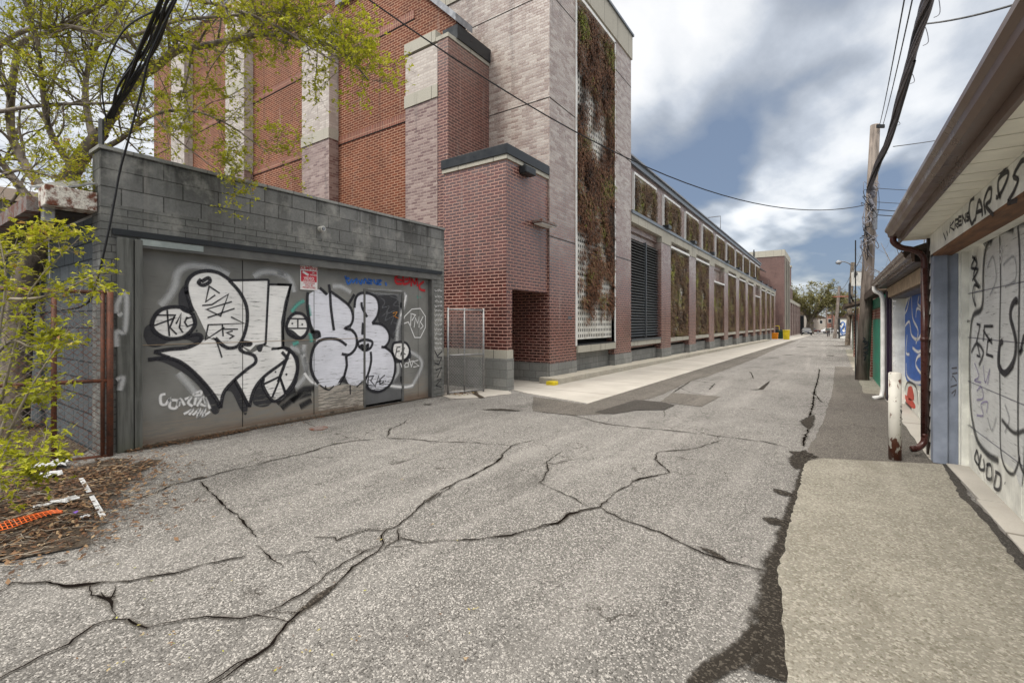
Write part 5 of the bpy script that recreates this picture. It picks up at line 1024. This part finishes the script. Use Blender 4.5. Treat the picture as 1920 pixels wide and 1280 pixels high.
# bollard
bp = G(1678, 861); bo = thing('steel_bollard', 'white painted steel bollard with rust at the corner of the concrete apron', 'bollard', tuple(bp))
MB().tube([bp, bp + Vector((0, 0, .985))], .06, 20).build('pipe', 'bollard_paint', bo, True); MB().tube([bp + Vector((0, 0, .985)), bp + Vector((0, 0, .995))], .058, 20, r2=.05).build('cap', 'bollard_paint', bo)
ZH = ZE
def cylstroke(lst, T, c, r, w, mat, par, dx=.002):
    mb = MB()
    for L in lst:
        P_ = []
        for x, y in L:
            p = atD(*T(x, y), (Vector((c.x, c.y, 0)) - Vector((0, 0, 0))).dot(Vector((FX, FY, 0)))); v = Vector((p.x - c.x, p.y - c.y, 0)); s = Vector((RX, RY, 0)); lat = max(-r * .95, min(r * .95, v.dot(s))); back = -math.sqrt(max(0, r * r - lat * lat))
            q = Vector((c.x, c.y, 0)) + s * lat + Vector((FX, FY, 0)) * (back - dx); P_.append(Vector((q.x, q.y, p.z)))
        mb.ribbon(smooth_line(P_, 3) if len(P_) > 2 else P_, w, (-FX, -FY, 0))
    return mb.build('graffiti_tag', mat, par)
cylstroke([[(98, 885), (110, 890)], [(100, 900), (105, 915), (112, 905)], [(97, 925), (112, 918)], [(98, 935), (112, 945), (98, 950)], [(98, 965), (112, 960)]], ZE, bp, .06, .014, 'spray_black', bo)
# second garage: blue painted door, dark purple trim
g2 = thing('blue_door_garage', 'second garage on the right with a blue graffiti door and dark purple trim', 'garage', (WX, 10, gz(10)))
def h(name, x0, x1, y0, y1, z0, z1, mat, bevel=0): return box(name, x0, x1, y0, y1, z0, z1, mat, g2, bevel)
d2 = h('garage_door', 1.2, 1.25, 7.9, 12.0, -.14, 1.98, 'white_vinyl')
for i in range(4):
    a, b_ = -.12 + .52 * i, -.12 + .52 * (i + 1)
    for k in range(7):
        y1 = 11.9 - k * .57; MB().box(1.192, 1.199, y1 - .48, y1, a + .05, b_ - .04).build('raised_panel', 'white_vinyl', d2, bevel=.003)
h('door_head', WX + .03, 1.2, 7.6, 12.35, 1.98, 2.3, 'brown_trim'); h('white_jamb', 1.0, 1.2, 11.98, 12.1, -.14, 1.99, 'white_vinyl'); h('purple_post', .97, 1.2, 12.1, 12.28, -.14, 1.99, 'purple_paint'); h('purple_post', .93, 1.03, 12.3, 12.6, -.14, 2.15, 'purple_paint')
h('near_wall', WX, 1.3, 7.4, 7.9, -.1, 2.2, 'white_vinyl'); h('side_wall', 1.3, 6.5, 7.42, 7.6, -.1, 2.2, 'painted_brick'); h('far_wall', .98, 6.5, 12.5, 12.7, -.15, 2.2, 'red_brick')
h('wall_band', WX, WX + .03, 7.5, 12.6, 2.02, 2.22, 'tan_board'); h('fascia', .80, .825, 7.4, 12.75, 2.24, 2.40, 'brown_gutter'); h('soffit', .825, 1.2, 7.4, 12.7, 2.23, 2.245, 'brown_trim'); gutter('gutter', .80, 7.4, 12.75, 2.28, .1, .1, g2)
MB().prism([(.74, 7.42, 2.40), (3.6, 7.42, 3.35), (6.6, 7.42, 2.4), (6.6, 7.42, 2.3), (3.6, 7.42, 3.27), (.8, 7.42, 2.34)], (0, 5.35, 0)).build('roof', 'shingle', g2)
MB().tube(smooth_line([(.75, 12.6, 2.28), (.76, 12.6, 2.18), (.85, 12.58, 2.12), (.89, 12.55, 2.0)], 4) + [Vector((.89, 12.55, .1)), Vector((.86, 12.5, -.06)), Vector((.72, 12.4, -.09))], .045, 9).build('downspout', 'white_pipe', g2, True)
fills('graffiti_fill', [[(133, 470), (150, 410), (180, 360), (250, 315), (252, 700), (248, 800), (190, 785), (145, 765), (130, 650), (128, 520)]], ZE, 'fill_blue', g2, -.0095, 1.2)
fills('graffiti_fill', [[(155, 800), (172, 800), (180, 860), (150, 850)], [(135, 830), (150, 880), (185, 900), (180, 870)]], ZE, 'fill_red', g2, -.0095, 1.2)
st2('graffiti_tag', [[(135, 470), (150, 440), (165, 380), (200, 360), (245, 330)], [(170, 380), (175, 480), (200, 540), (190, 600)], [(140, 520), (160, 500), (170, 560), (200, 580), (225, 520), (215, 450), (195, 440), (190, 480)], [(145, 690), (150, 750), (190, 780), (245, 770)], [(245, 640), (200, 660), (190, 700), (215, 740)], [(150, 560), (145, 640), (160, 650)], [(225, 340), (220, 420), (243, 470)], [(175, 620), (205, 640), (230, 600), (243, 560)], [(205, 380), (200, 420), (230, 440)]], ZE, 'spray_white', .09, -.0115, 1.2, par=g2)
st2('graffiti_tag', [[(135, 840), (150, 780), (190, 800), (200, 880)], [(215, 800), (240, 860), (245, 920)], [(140, 870), (170, 900)]], ZE, 'haze_black', .07, -.0116, 1.2, par=g2)
st2('graffiti_tag', [[(82, 405), (98, 405)], [(84, 430), (98, 425), (90, 445)], [(84, 620), (98, 640)], [(84, 660), (98, 655)], [(86, 690), (98, 680), (96, 710)]], ZE, 'spray_white', .03, -.004, .93, par=g2, smooth=False)
st2('graffiti_tag', [[(95, 290), (97, 305)], [(110, 278), (120, 300), (130, 265), (135, 285)], [(145, 255), (150, 275), (165, 240)], [(180, 225), (182, 245)], [(195, 215), (200, 235), (215, 200)]], ZE, 'spray_black', .05, -.004, WX, par=g2, smooth=False)
# further garages
def garage(name, label, y0, y1, x, h_, wall_m, door_m, roofc, post_m='red_brick', gable=.7, ex=.2, depth=5.5):
    t = thing(name, label, 'garage', (x, (y0 + y1) / 2, gz(y0))); zb = gz(y1) - .1
    box('wall', x + .05, x + depth, y0, y1, zb, h_ - .35, wall_m, t); box('door', x + .02, x + .06, y0 + .9, y1 - .9, zb, h_ - .65, door_m, t); box('brick_pier', x - .02, x + .06, y0, y0 + .55, zb, h_ - .35, post_m, t); box('brick_pier', x - .02, x + .06, y1 - .55, y1, zb, h_ - .35, post_m, t)
    box('door_head', x - .01, x + .06, y0, y1, h_ - .35, h_ - .1, roofc if roofc in ('green_paint',) else 'tan_board', t)
    box('fascia', x - ex - .02, x - ex, y0 - .1, y1 + .1, h_ - .1, h_ + .08, 'brown_trim', t)
    MB().prism([(x - ex, y0 - .1, h_ + .05), (x + depth / 2, y0 - .1, h_ + gable), (x + depth, y0 - .1, h_ + .05), (x + depth, y0 - .1, h_ - .05), (x + depth / 2, y0 - .1, h_ + gable - .12), (x - ex, y0 - .1, h_ - .06)], (0, y1 - y0 + .2, 0)).build('roof', 'shingle', t)
    return t
gg = garage('green_garage', 'garage with turquoise door and head between red brick piers', 13.4, 18.4, .98, 2.25, 'red_brick', 'green_paint', 'green_paint')
garage('brick_garage', 'orange brick garage with brown hump roof just behind the near utility pole', 24.5, 30.5, .95, 2.25, 'red_brick', 'stone_gray', 'tan_board', gable=.9, ex=.5)
garage('gray_garage', 'low grey garage with a green corner beyond the brick one', 33, 40, 1.15, 2.0, 'stone_gray', 'green_paint', 'tan_board', 'stone_gray', ex=.4)
garage('brick_garage', 'small weathered garage standing beside the lamp post', 43, 52, 1.5, 2.2, 'stucco', 'tan_board', 'tan_board', ex=.3)
garage('stucco_garage', 'pale garage well beyond the lamp post', 56, 66, 1.9, 2.3, 'stucco', 'stone_gray', 'tan_board', 'stucco')
garage('stucco_garage', 'farthest low garage near the lane end on the right', 96, 110, 2.6, 2.6, 'stucco', 'stone_gray', 'tan_board', 'stone_gray')
box('planter_box', .85, 1.2, 13.1, 13.35, gz(13), .45, 'white_vinyl', None) if False else None
mw = thing('mural_wall', 'small white garage end wall carrying a swirling blue mural', 'garage', (1.9, 82, gz(82)))
box('wall', .95, 5, 82, 88, -1, 2.15, 'white_vinyl', mw); box('roof', .8, 5.2, 81.8, 88.2, 2.15, 2.35, 'brown_trim', mw); box('dark_post', .75, .95, 81.9, 82.3, -1, 2.1, 'black_metal', mw)
def stY(lst, T, mat, w, y, par):
    mb = MB()
    for L in lst: mb.ribbon(smooth_line([atY(*T(a, b_), y) for a, b_ in L], 4), w, (0, -1, 0))
    return mb.build('mural_paint', mat, par)
Z8 = lambda x, y: (1400 + x / 8, 580 + y / 8)
stY([[(1400, 230), (1440, 190), (1470, 220), (1440, 270), (1420, 310), (1450, 350), (1490, 330), (1480, 280), (1500, 230), (1505, 190)], [(1400, 260), (1410, 330), (1440, 380)], [(1400, 395), (1450, 385), (1500, 370)]], Z8, 'spray_blue', .28, 81.97, mw)
stY([[(1405, 200), (1420, 240)], [(1470, 250), (1440, 300)], [(1395, 400), (1500, 378)]], Z8, 'spray_black', .14, 81.96, mw)
# lane end: buildings
def house(name, label, x0, x1, y0, y1, h_, m, roofm='shingle', gable=0, wins=0):
    t = thing(name, label, 'building', ((x0 + x1) / 2, y0, gz(y0))); box('wall', x0, x1, y0, y1, -1.6, h_, m, t)
    if gable: MB().prism([(x0 - .3, y0 - .3, h_), ((x0 + x1) / 2, y0 - .3, h_ + gable), (x1 + .3, y0 - .3, h_)], (0, y1 - y0 + .6, 0)).build('roof', roofm, t)
    else: box('roof', x0 - .2, x1 + .2, y0 - .2, y1 + .2, h_, h_ + .3, roofm, t)
    for k in range(wins):
        xx = x0 + (x1 - x0) * (k + .5) / wins; w_ = box('window', xx - .5, xx + .5, y0 - .04, y0 - .001, h_ * .35, h_ * .35 + 1.3, 'white_metal', t); box('pane', xx - .4, xx + .4, y0 - .06, y0 - .041, h_ * .35 + .1, h_ * .35 + 1.2, 'glass_dark', w_)
    return t
house('pale_house', 'low pale building right behind the broad tree trunk at the lane end', -7, -1.7, 188, 196, 3.2, 'stucco', 'shingle', 1.2, 2)
house('gray_shed', 'grey gabled shed behind the tree trunk at the far left edge', -24, -15.2, -2, 6, 4.2, 'stone_gray', 'shingle', 1.2, 0)
house('brick_house', 'small red brick building closing the lane behind the parked cars', -1.5, 4, 175, 185, 4.2, 'red_brick', 'stone_gray', 0, 3)
house('pale_house', 'pale low house behind the broad tree at the lane end', -14, -5, 185, 195, 4.2, 'stucco', 'shingle', 2.2, 3)
house('orange_house', 'orange brick house partly hidden by the end of the long building', -22, -12, 150, 165, 7.5, 'red_brick', 'stone_gray', 0, 2)
house('stucco_house', 'pale gabled house at the far right of the lane end', 6, 15, 180, 190, 4.5, 'stucco', 'shingle', 2.5, 3)
house('brick_house', 'brown brick house roof beyond the right hand garages', 20, 32, 120, 134, 4.5, 'red_brick', 'shingle', 2.5, 3)
# ================================================================== POLES, LAMP, WIRES
zp = G(1617, 712)
P1 = thing('utility_pole', 'tall weathered wooden utility pole with tangled cables and black graffiti at its foot', 'utility pole', tuple(zp))
pb, ptp = zp, atD(1641, 235, zp.x * FX + zp.y * FY + .1); dpole = zp.x * FX + zp.y * FY
MB().tube([pb, pb.lerp(ptp, .5), ptp], .165, 14, True, .12).build('pole', 'pole_wood', P1, True)
def PD(x, y, d=None): return atD(x, y, d if d else dpole)
MB().obox(PD(1651, 237, dpole - .1), (.11 * RX, .11 * RY, 0), (-.02 * RY, .02 * RX, 0), (0, 0, .05)).build('wire_bracket', 'black_metal', P1)
MB().tube([PD(1641, 395, dpole - .25), PD(1640, 430, dpole - .25)], .06, 10).build('terminal_box', 'lamp_gray', P1)
MB().box(pb.x - .175, pb.x - .145, pb.y - .02, pb.y + .02, pb.z, 3.9).build('cable_guard', 'cable', P1)
random.seed(31)
for i in range(16):
    y0 = random.uniform(335, 470); x0 = 1632 - (y0 - 350) * .035; pts = [PD(x0 + random.uniform(-3, 3), y0, dpole - .2)]
    for k in range(5): pts.append(PD(x0 + random.uniform(-17, 17), y0 + random.uniform(-5, 60) * (k + 1) / 4, dpole - random.uniform(.15, .4)))
    pts.append(PD(x0, y0 + 45, dpole - .2)); MB().tube(smooth_line(pts, 5), random.choice([.006, .009, .012]), 5, False).build('cable_loop', random.choice(['cable', 'cable_gray']), P1)
for i in range(7): MB().tube([PD(1628 + random.uniform(-4, 8), 345 + i * 7, dpole - .2), PD(1640 + random.uniform(-6, 6), 352 + i * 7 + random.uniform(-5, 5), dpole - .25)], .05, 7).build('cable_splice', 'cable_gray', P1)
cylstroke([[(1690, 420), (1710, 440), (1690, 480), (1730, 470)], [(1700, 500), (1750, 480), (1760, 540), (1700, 560)], [(1690, 590), (1740, 570), (1750, 620), (1700, 640), (1760, 660)], [(1690, 680), (1720, 700), (1700, 760)], [(1740, 500), (1700, 530)]], Z8, pb, .17, .05, 'spray_black', P1)
def wire(name, label, a, b_, sag, r, mat='cable', n=28, group=None, cat='wire'):
    a, b_ = Vector(a), Vector(b_); p = [a.lerp(b_, t / n) - Vector((0, 0, sag * 4 * (t / n) * (1 - t / n))) for t in range(n + 1)]
    return tag(MB().tube(p, r, 5, False).build(name, mat), label, cat, group)
wire('overhead_wire', 'long black wire sagging across the sky from the near pole over the brick building', PD(1620, 385, dpole - .1), atD(300, -300, 5.2), 1.45, .011)
wire('overhead_wire', 'left of the two thin wires rising from the top bracket of the near pole', PD(1648, 240), atD(1712, -90, 4.2), .1, .008)
wire('overhead_wire', 'right of the two thin wires rising from the top bracket of the near pole', PD(1654, 240), atD(1730, -90, 4.2), .1, .008)
bd = thing('cable_bundle', 'thick twisted bundle of grey and black cables running overhead to the near pole', 'cable bundle', tuple(PD(1632, 350)))
random.seed(4)
core = smooth_line([PD(1629, 358, dpole - .15), PD(1645, 310, 12.2), PD(1668, 255, 10.8), PD(1695, 160, 8.6), PD(1722, 60, 6.9), PD(1745, -20, 6.0), PD(1790, -200, 4.6)], 8)
for k in range(11):
    ph = k * 1.7; R_ = .0 if k == 0 else .045 + .02 * random.random(); pts = [p + Vector((math.cos(ph + i * .22) * R_, math.sin(ph + i * .22) * R_ * .3, math.sin(ph + i * .22) * R_)) for i, p in enumerate(core)]
    MB().tube(pts, .042 if k == 0 else random.choice([.012, .016, .022]), 6, False).build('strand', random.choice(['cable_gray', 'cable_gray', 'cable']), bd)
MB().tube([p + Vector((.02, 0, -.16 * math.sin(math.pi * i / len(core)))) for i, p in enumerate(core[:30])], .02, 6, False).build('strand', 'cable', bd)
for i in range(5): q = core[12 + i * 7]; MB().tube(smooth_line([q, q + Vector((.06, 0, -.05)), q + Vector((.09, 0, -.05 - .07 * i)), q + Vector((.03, 0, -.06 - .08 * i))], 5), .005, 4, False).build('loose_end', 'cable_gray', bd)
wire('service_wire', 'wire dropping to the right from the cable bundle, highest of the side wires', PD(1735, 45, 6.9), atD(1990, -20, 4.2), .05, .012)
wire('service_wire', 'thin wire leaving the bundle to the right just above the garage gutter', PD(1675, 275, 10.9), atD(1900, 235, 14), .05, .01)
for i, (y0, y1, y2, s_) in enumerate(((352, 346, 350, 'topmost'), (378, 366, 374, 'second down'), (392, 384, 392, 'third down'), (402, 392, 400, 'lowest'))):
    wire('service_wire', 'thin wire from the near pole to the right-hand roofs, %s' % s_, PD(1632, y0), atD(1900, y2, 16), .12, .009 if i < 2 else .014, group='side wires of the near pole')
# service drop at the left
sdp = thing('service_cables', 'loose black service cables dropping from the top edge to the corner of the grey garage', 'cable bundle', tuple(atD(205, 220, 5.5)))
random.seed(12)
MB().tube([atD(190, 225, 5.62), atD(190, 345, 5.42)], .03, 8).build('conduit', 'black_metal', sdp)
for k in range(9):
    o1, o2 = random.uniform(-14, 22), random.uniform(-14, 14)
    MB().tube(smooth_line([atD(400 + o1 * 3, -150, 3.6), atD(318 + o1, -10, 4.3), atD(272 + o1 + o2, 90, 4.9 + .02 * k), atD(232 + o2, 165, 5.3), atD(205 + random.uniform(-8, 8), 222, 5.55)], 6), random.choice([.008, .011, .014]), 5, False).build('strand', 'cable', sdp)
MB().tube(smooth_line([atD(330, 0, 4.3), atD(283, 100, 4.7), atD(265, 170, 4.9), atD(240, 265, 5.0), atD(225, 320, 5.05), atD(212, 390, 5.05), atD(200, 450, 5.05), atD(178, 540, 5.1), atD(158, 572, 5.2), atD(110, 582, 5.3), atD(30, 590, 5.5)], 6), .011, 6, False).build('strand', 'cable', sdp)
MB().tube(smooth_line([atD(200, 230, 5.5), atD(192, 150, 5.3), atD(230, 60, 4.9), atD(290, 20, 4.5)], 6), .009, 5, False).build('strand', 'cable', sdp)
# lamp post, sign and hoop further on
lp = thing('lamp_post', 'second wooden pole down the lane with a cobra street lamp arm', 'street lamp', tuple(G(1589, 647)))
b0 = G(1589, 647); dl = b0.x * FX + b0.y * FY
MB().tube([b0, atD(1599, 492, dl)], .2, 9, True, .15).build('pole', 'bark', lp)
MB().tube(smooth_line([atD(1598, 500, dl), atD(1592, 494, dl), atD(1584, 491, dl), atD(1576, 490, dl)], 4), .045, 6, False).build('arm', 'lamp_gray', lp); hd = MB(); hd.tube([atD(1578, 490.5, dl), atD(1573, 492, dl), atD(1568, 493, dl)], [.08, .22, .1], 8); hd.build('lamp_head', 'lamp_gray', lp)
MB().tube([atD(1600, 497, dl), atD(1607, 496, dl)], .05, 5).build('crossarm', 'lamp_gray', lp)
sgn = thing('parking_sign', 'grey hanging sign with a letter P next to the lamp post', 'sign', tuple(atD(1606, 535, 26)))
MB().obox(atD(1606, 522, 26), (.28 * RX, .28 * RY, 0), (-.02 * RY, .02 * RX, 0), (0, 0, .42)).build('sign_board', 'panel_white', sgn)
sgn_o = atD(1604.5, 516, 25.95); text_mesh('P', .42, 'black_metal', sgn, sgn_o, (RX, RY, 0), (0, 0, 1)); text_mesh('$ 5.00', .12, 'cable_gray', sgn, atD(1605, 532, 25.95), (RX, RY, 0), (0, 0, 1)) if False else None
MB().tube([atD(1616, 509, 26), atD(1596, 509, 26)], .03, 5).build('bracket', 'black_metal', sgn); MB().tube([atD(1616, 510, 26), atD(1617, 600, 26)], .04, 5).build('mast', 'black_metal', sgn)
hp = thing('basketball_hoop', 'basketball hoop fixed above the garages beside the parking sign', 'basketball hoop', tuple(atD(1594, 560, 20)))
rim = [atD(1577, 556, 20) + Vector((math.cos(a) * .3, math.sin(a) * .3, 0)) for a in [k * math.pi / 10 for k in range(21)]]; MB().tube(rim, .011, 5, False).build('rim', 'rim_red', hp)
bb0 = atD(1593, 550, 20); MB().obox(bb0, (.03, 0, 0), (0, .5, 0), (0, 0, .42)).build('backboard', 'black_metal', hp); MB().tube([bb0, atD(1601, 568, 20.2), atD(1616, 572, 21)], .035, 6, False).build('arm', 'black_metal', hp)
lq = thing('leaning_pole', 'third pole down the lane leaning to the right with a small crossarm', 'utility pole', tuple(G(1565, 634)))
b1 = G(1565, 634); d1 = b1.x * FX + b1.y * FY; MB().tube([b1, atD(1574, 537, d1)], .24, 8, True, .17).build('pole', 'pole_wood', lq); MB().tube([atD(1573, 541, d1), atD(1578, 541, d1)], .06, 5).build('crossarm', 'black_metal', lq)
for i, (x, y, yb, s_) in enumerate(((1549, 579, 620, 'distant thin pole nearest the road centre'), (1560, 575, 622, 'distant thin lamp pole left of the leaning one'))):
    b2 = atD(x, yb, 105 + i * 12); t = thing('utility_pole', s_, 'utility pole', tuple(b2)); MB().tube([b2 + Vector((0, 0, -.3)), atD(x + .5, y, 105 + i * 12)], .16, 6).build('pole', 'pole_wood', t)
wire('overhead_wire', 'faint wire between the near pole and the lamp post', PD(1632, 430), atD(1600, 505, dl), .3, .014); wire('overhead_wire', 'faint wire between the lamp post and the leaning pole', atD(1600, 505, dl), atD(1574, 545, d1), .4, .02)
# ================================================================== BINS, VEHICLES, PERSON
def bin_(name, label, px, py, w, dep, h_, mat, d_off=0, lid=True):
    c = G(px, py); t = thing(name, label, 'bin', tuple(c)); x, y, z = c
    m = MB(); a = .86; vs = [(x - w / 2 * a, y - dep / 2 * a, z), (x + w / 2 * a, y - dep / 2 * a, z), (x + w / 2 * a, y + dep / 2 * a, z), (x - w / 2 * a, y + dep / 2 * a, z), (x - w / 2, y - dep / 2, z + h_ * .9), (x + w / 2, y - dep / 2, z + h_ * .9), (x + w / 2, y + dep / 2, z + h_ * .9), (x - w / 2, y + dep / 2, z + h_ * .9)]
    m._add(vs, [(0, 3, 2, 1), (4, 5, 6, 7), (0, 1, 5, 4), (1, 2, 6, 5), (2, 3, 7, 6), (3, 0, 4, 7)]); m.build('bin_body', mat, t, bevel=.03)
    MB().prism([(x - w * .54, y - dep * .55, z + h_ * .9), (x + w * .54, y - dep * .55, z + h_ * .9), (x + w * .54, y - dep * .5, z + h_ * .96), (x - w * .54, y - dep * .5, z + h_ * .96)], (0, dep * 1.05, .0)).build('lid', mat, t, bevel=.02)
    MB().tube([(x - w * .4, y + dep * .56, z + h_ * .93), (x + w * .4, y + dep * .56, z + h_ * .93)], .025, 5).build('handle', 'black_metal', t); return t
bin_('salt_bin', 'bright orange bin, left of the bins beside the kerb far down the lane', 1453, 635.6, .75, .6, .85, 'orange_plastic')
bin_('wheelie_bin', 'dark green bin between the orange and the yellow one', 1463.5, 635.2, .62, .6, 1.15, 'green_plastic')
bin_('yellow_box', 'tall mustard yellow box at the right end of the row of bins', 1474.5, 636.4, .75, .7, 1.25, 'yellow_plastic')
bin_('wheelie_bin', 'black lidded bin standing behind the yellow box', 1467, 633, .7, .7, 1.3, 'black_metal')
fkl = G(1455, 634); ft = thing('lift_cart', 'small cart with a yellow top rail against the wall behind the bins', 'cart', tuple(fkl))
cc = atD(1453, 622, 66); MB().obox(cc + Vector((0, 0, .0)), (.55, 0, 0), (0, .4, 0), (0, 0, .35)).build('cart_body', 'black_metal', ft, bevel=.05); MB().tube([cc + Vector((-.55, 0, .3)), cc + Vector((-.5, 0, .85)), cc + Vector((.5, 0, .85)), cc + Vector((.55, 0, .3))], .06, 6).build('rail', 'yellow_plastic', ft)
for sx in (-.35, .35): MB().tube([cc + Vector((sx, -.42, -.4)), cc + Vector((sx, -.36, -.4))], .17, 12).build('wheel', 'rubber', ft)
def car(label, c, mat, rz, L=4.4, W_=1.78, H_=1.45):
    c = Vector(c); t = thing('parked_car', label, 'car', tuple(c)); ca, sa = math.cos(rz), math.sin(rz)
    def w(x, y, z): return Vector((c.x + x * W_ / 1.78 * ca - y * sa, c.y + x * W_ / 1.78 * sa + y * ca, c.z + z * H_ / 1.45))
    pr = [(-2.2, .28), (-2.18, .62), (-2.0, .82), (-1.1, .95), (1.75, 1.0), (2.15, .9), (2.2, .5), (2.15, .25)]
    def loft(prof, ins, name, m):
        mb = MB(); n = len(prof); vs = []
        for s in (-1, -.82, .82, 1):
            for y, z in prof: vs.append(w(s * .89 - (0 if abs(s) < 1 else 0), y * (1 if abs(s) < 1 else .97), z if abs(s) < 1 or z < .7 else z - ins))
        fs = [tuple(range(n))[::-1], tuple(range(3 * n, 4 * n))]
        for k in range(3): fs += [(k * n + i, k * n + (i + 1) % n, (k + 1) * n + (i + 1) % n, (k + 1) * n + i) for i in range(n)]
        mb._add(vs, fs); return mb.build(name, m, t, True)
    loft(pr, .06, 'body', mat)
    mb = MB(); n = 4; low = [(-1.15, .94), (1.95, .96)]; vs = [w(-.8, -1.2, .93), w(.8, -1.2, .93), w(.8, 2.0, .98), w(-.8, 2.0, .98), w(-.62, -.35, 1.42), w(.62, -.35, 1.42), w(.62, 1.35, 1.42), w(-.62, 1.35, 1.42)]
    mb._add(vs, [(0, 1, 5, 4), (1, 2, 6, 5), (2, 3, 7, 6), (3, 0, 4, 7)]); mb.build('windows', 'glass_dark', t)
    MB()._add([w(-.64, -.4, 1.42), w(.64, -.4, 1.42), w(.64, 1.4, 1.42), w(-.64, 1.4, 1.42), w(-.55, -.25, 1.47), w(.55, -.25, 1.47), w(.55, 1.25, 1.47), w(-.55, 1.25, 1.47)], [(0, 1, 5, 4), (1, 2, 6, 5), (2, 3, 7, 6), (3, 0, 4, 7), (4, 5, 6, 7)]).build('roof', mat, t)
    for sx in (-1, 1):
        for y in (-1.4, 1.35): wh = MB().tube([w(sx * .72, y, .32), w(sx * .9, y, .32)], .32, 16).build('wheel', 'rubber', t); MB().tube([w(sx * .9, y, .32), w(sx * .91, y, .32)], .2, 12).build('rim', 'lamp_gray', wh)
        MB().obox(w(sx * .62, -2.15, .68), (.2 * ca, .2 * sa, 0), (-.05 * sa, .05 * ca, 0), (0, 0, .08)).build('headlight', 'panel_white', t)
    box('number_plate', c.x - .25, c.x + .25, c.y - 2.23 , c.y - 2.2, c.z + .4, c.z + .52, 'panel_white', t) if abs(rz) < .3 else None
    return t
car('dark car parked at the end of the long brick building', G(1512, 627.8), 'car_dark', .08)
car('second dark car parked behind the first one near the tree', G(1508, 625.2), 'car_gray', .05)
car('white car parked far off at the lane end before the red building', (-.2, 150, gz(150)), 'car_white', 1.4)
car('dark red car parked beside the white one at the lane end', (-4.6, 155, gz(155)), 'maroon_pipe', 1.6)
def person():
    c = G(1553, 632); t = thing('person', 'person in a grey jacket and dark trousers walking down the middle of the lane', 'person', tuple(c))
    def skin(name, pts, edges, rad, mat, par):
        me = bpy.data.meshes.new(name); me.from_pydata([Vector(p) for p in pts], edges, []); o = bpy.data.objects.new(name, me); C.collection.objects.link(o)
        m = o.modifiers.new('skin', 'SKIN'); sv = me.skin_vertices[0].data if me.skin_vertices else None
        if sv is None:
            bm = bmesh.new(); bm.from_mesh(me); bm.verts.layers.skin.verify(); bm.to_mesh(me); bm.free(); sv = me.skin_vertices[0].data
        for s, r in zip(sv, rad): s.radius = (r, r)
        sv[0].use_root = True; s2 = o.modifiers.new('sub', 'SUBSURF'); s2.levels = 1; s2.render_levels = 1
        dg = bpy.context.evaluated_depsgraph_get(); dg.update(); m2 = bpy.data.meshes.new_from_object(o.evaluated_get(dg)); bpy.data.objects.remove(o)
        m2.materials.clear(); m2.materials.append(M[mat]); n = bpy.data.objects.new(name, m2); C.collection.objects.link(n); n.parent = par; n['_o'] = (0, 0, 0); return n
    J = [(0, 0, .95), (0, 0, 1.15), (0, 0, 1.38), (0, .0, 1.5), (0, -.02, 1.62), (0, -.01, 1.72), (-.17, 0, 1.4), (-.24, .05, 1.15), (-.22, -.08, .9), (-.22, -.12, .8), (.17, 0, 1.4), (.24, -.06, 1.15), (.22, .08, .92), (.22, .1, .82), (-.1, 0, .9), (-.11, -.12, .5), (-.11, -.02, .08), (-.11, -.14, .04), (.1, 0, .9), (.11, .08, .5), (.11, .28, .12), (.11, .18, .05)]
    Ed = [(0, 1), (1, 2), (2, 3), (3, 4), (4, 5), (2, 6), (6, 7), (7, 8), (8, 9), (2, 10), (10, 11), (11, 12), (12, 13), (0, 14), (14, 15), (15, 16), (16, 17), (0, 18), (18, 19), (19, 20), (20, 21)]
    R_ = [.14, .13, .15, .06, .1, .09, .065, .05, .038, .04, .065, .05, .038, .04, .095, .065, .045, .045, .095, .065, .045, .045]
    skin('body', J, Ed, R_, 'skin', t)
    k = [0, 1, 2, 6, 7, 8, 10, 11, 12]; mp = {a: i for i, a in enumerate(k)}
    skin('jacket', [J[i] for i in k], [(mp[a], mp[b_]) for a, b_ in Ed if a in mp and b_ in mp], [R_[i] + .03 for i in k], 'jacket_gray', t)
    k = [0, 14, 15, 16, 18, 19, 20]; mp = {a: i for i, a in enumerate(k)}
    skin('trousers', [J[i] for i in k], [(mp[a], mp[b_]) for a, b_ in Ed if a in mp and b_ in mp], [R_[i] + .02 for i in k], 'trousers_dark', t)
    skin('hair', [(0, .02, 1.66), (0, .02, 1.76)], [(0, 1)], [.11, .09], 'hair_dark', t)
person()
for o in bpy.data.objects:
    if '_o' in o: del o['_o']
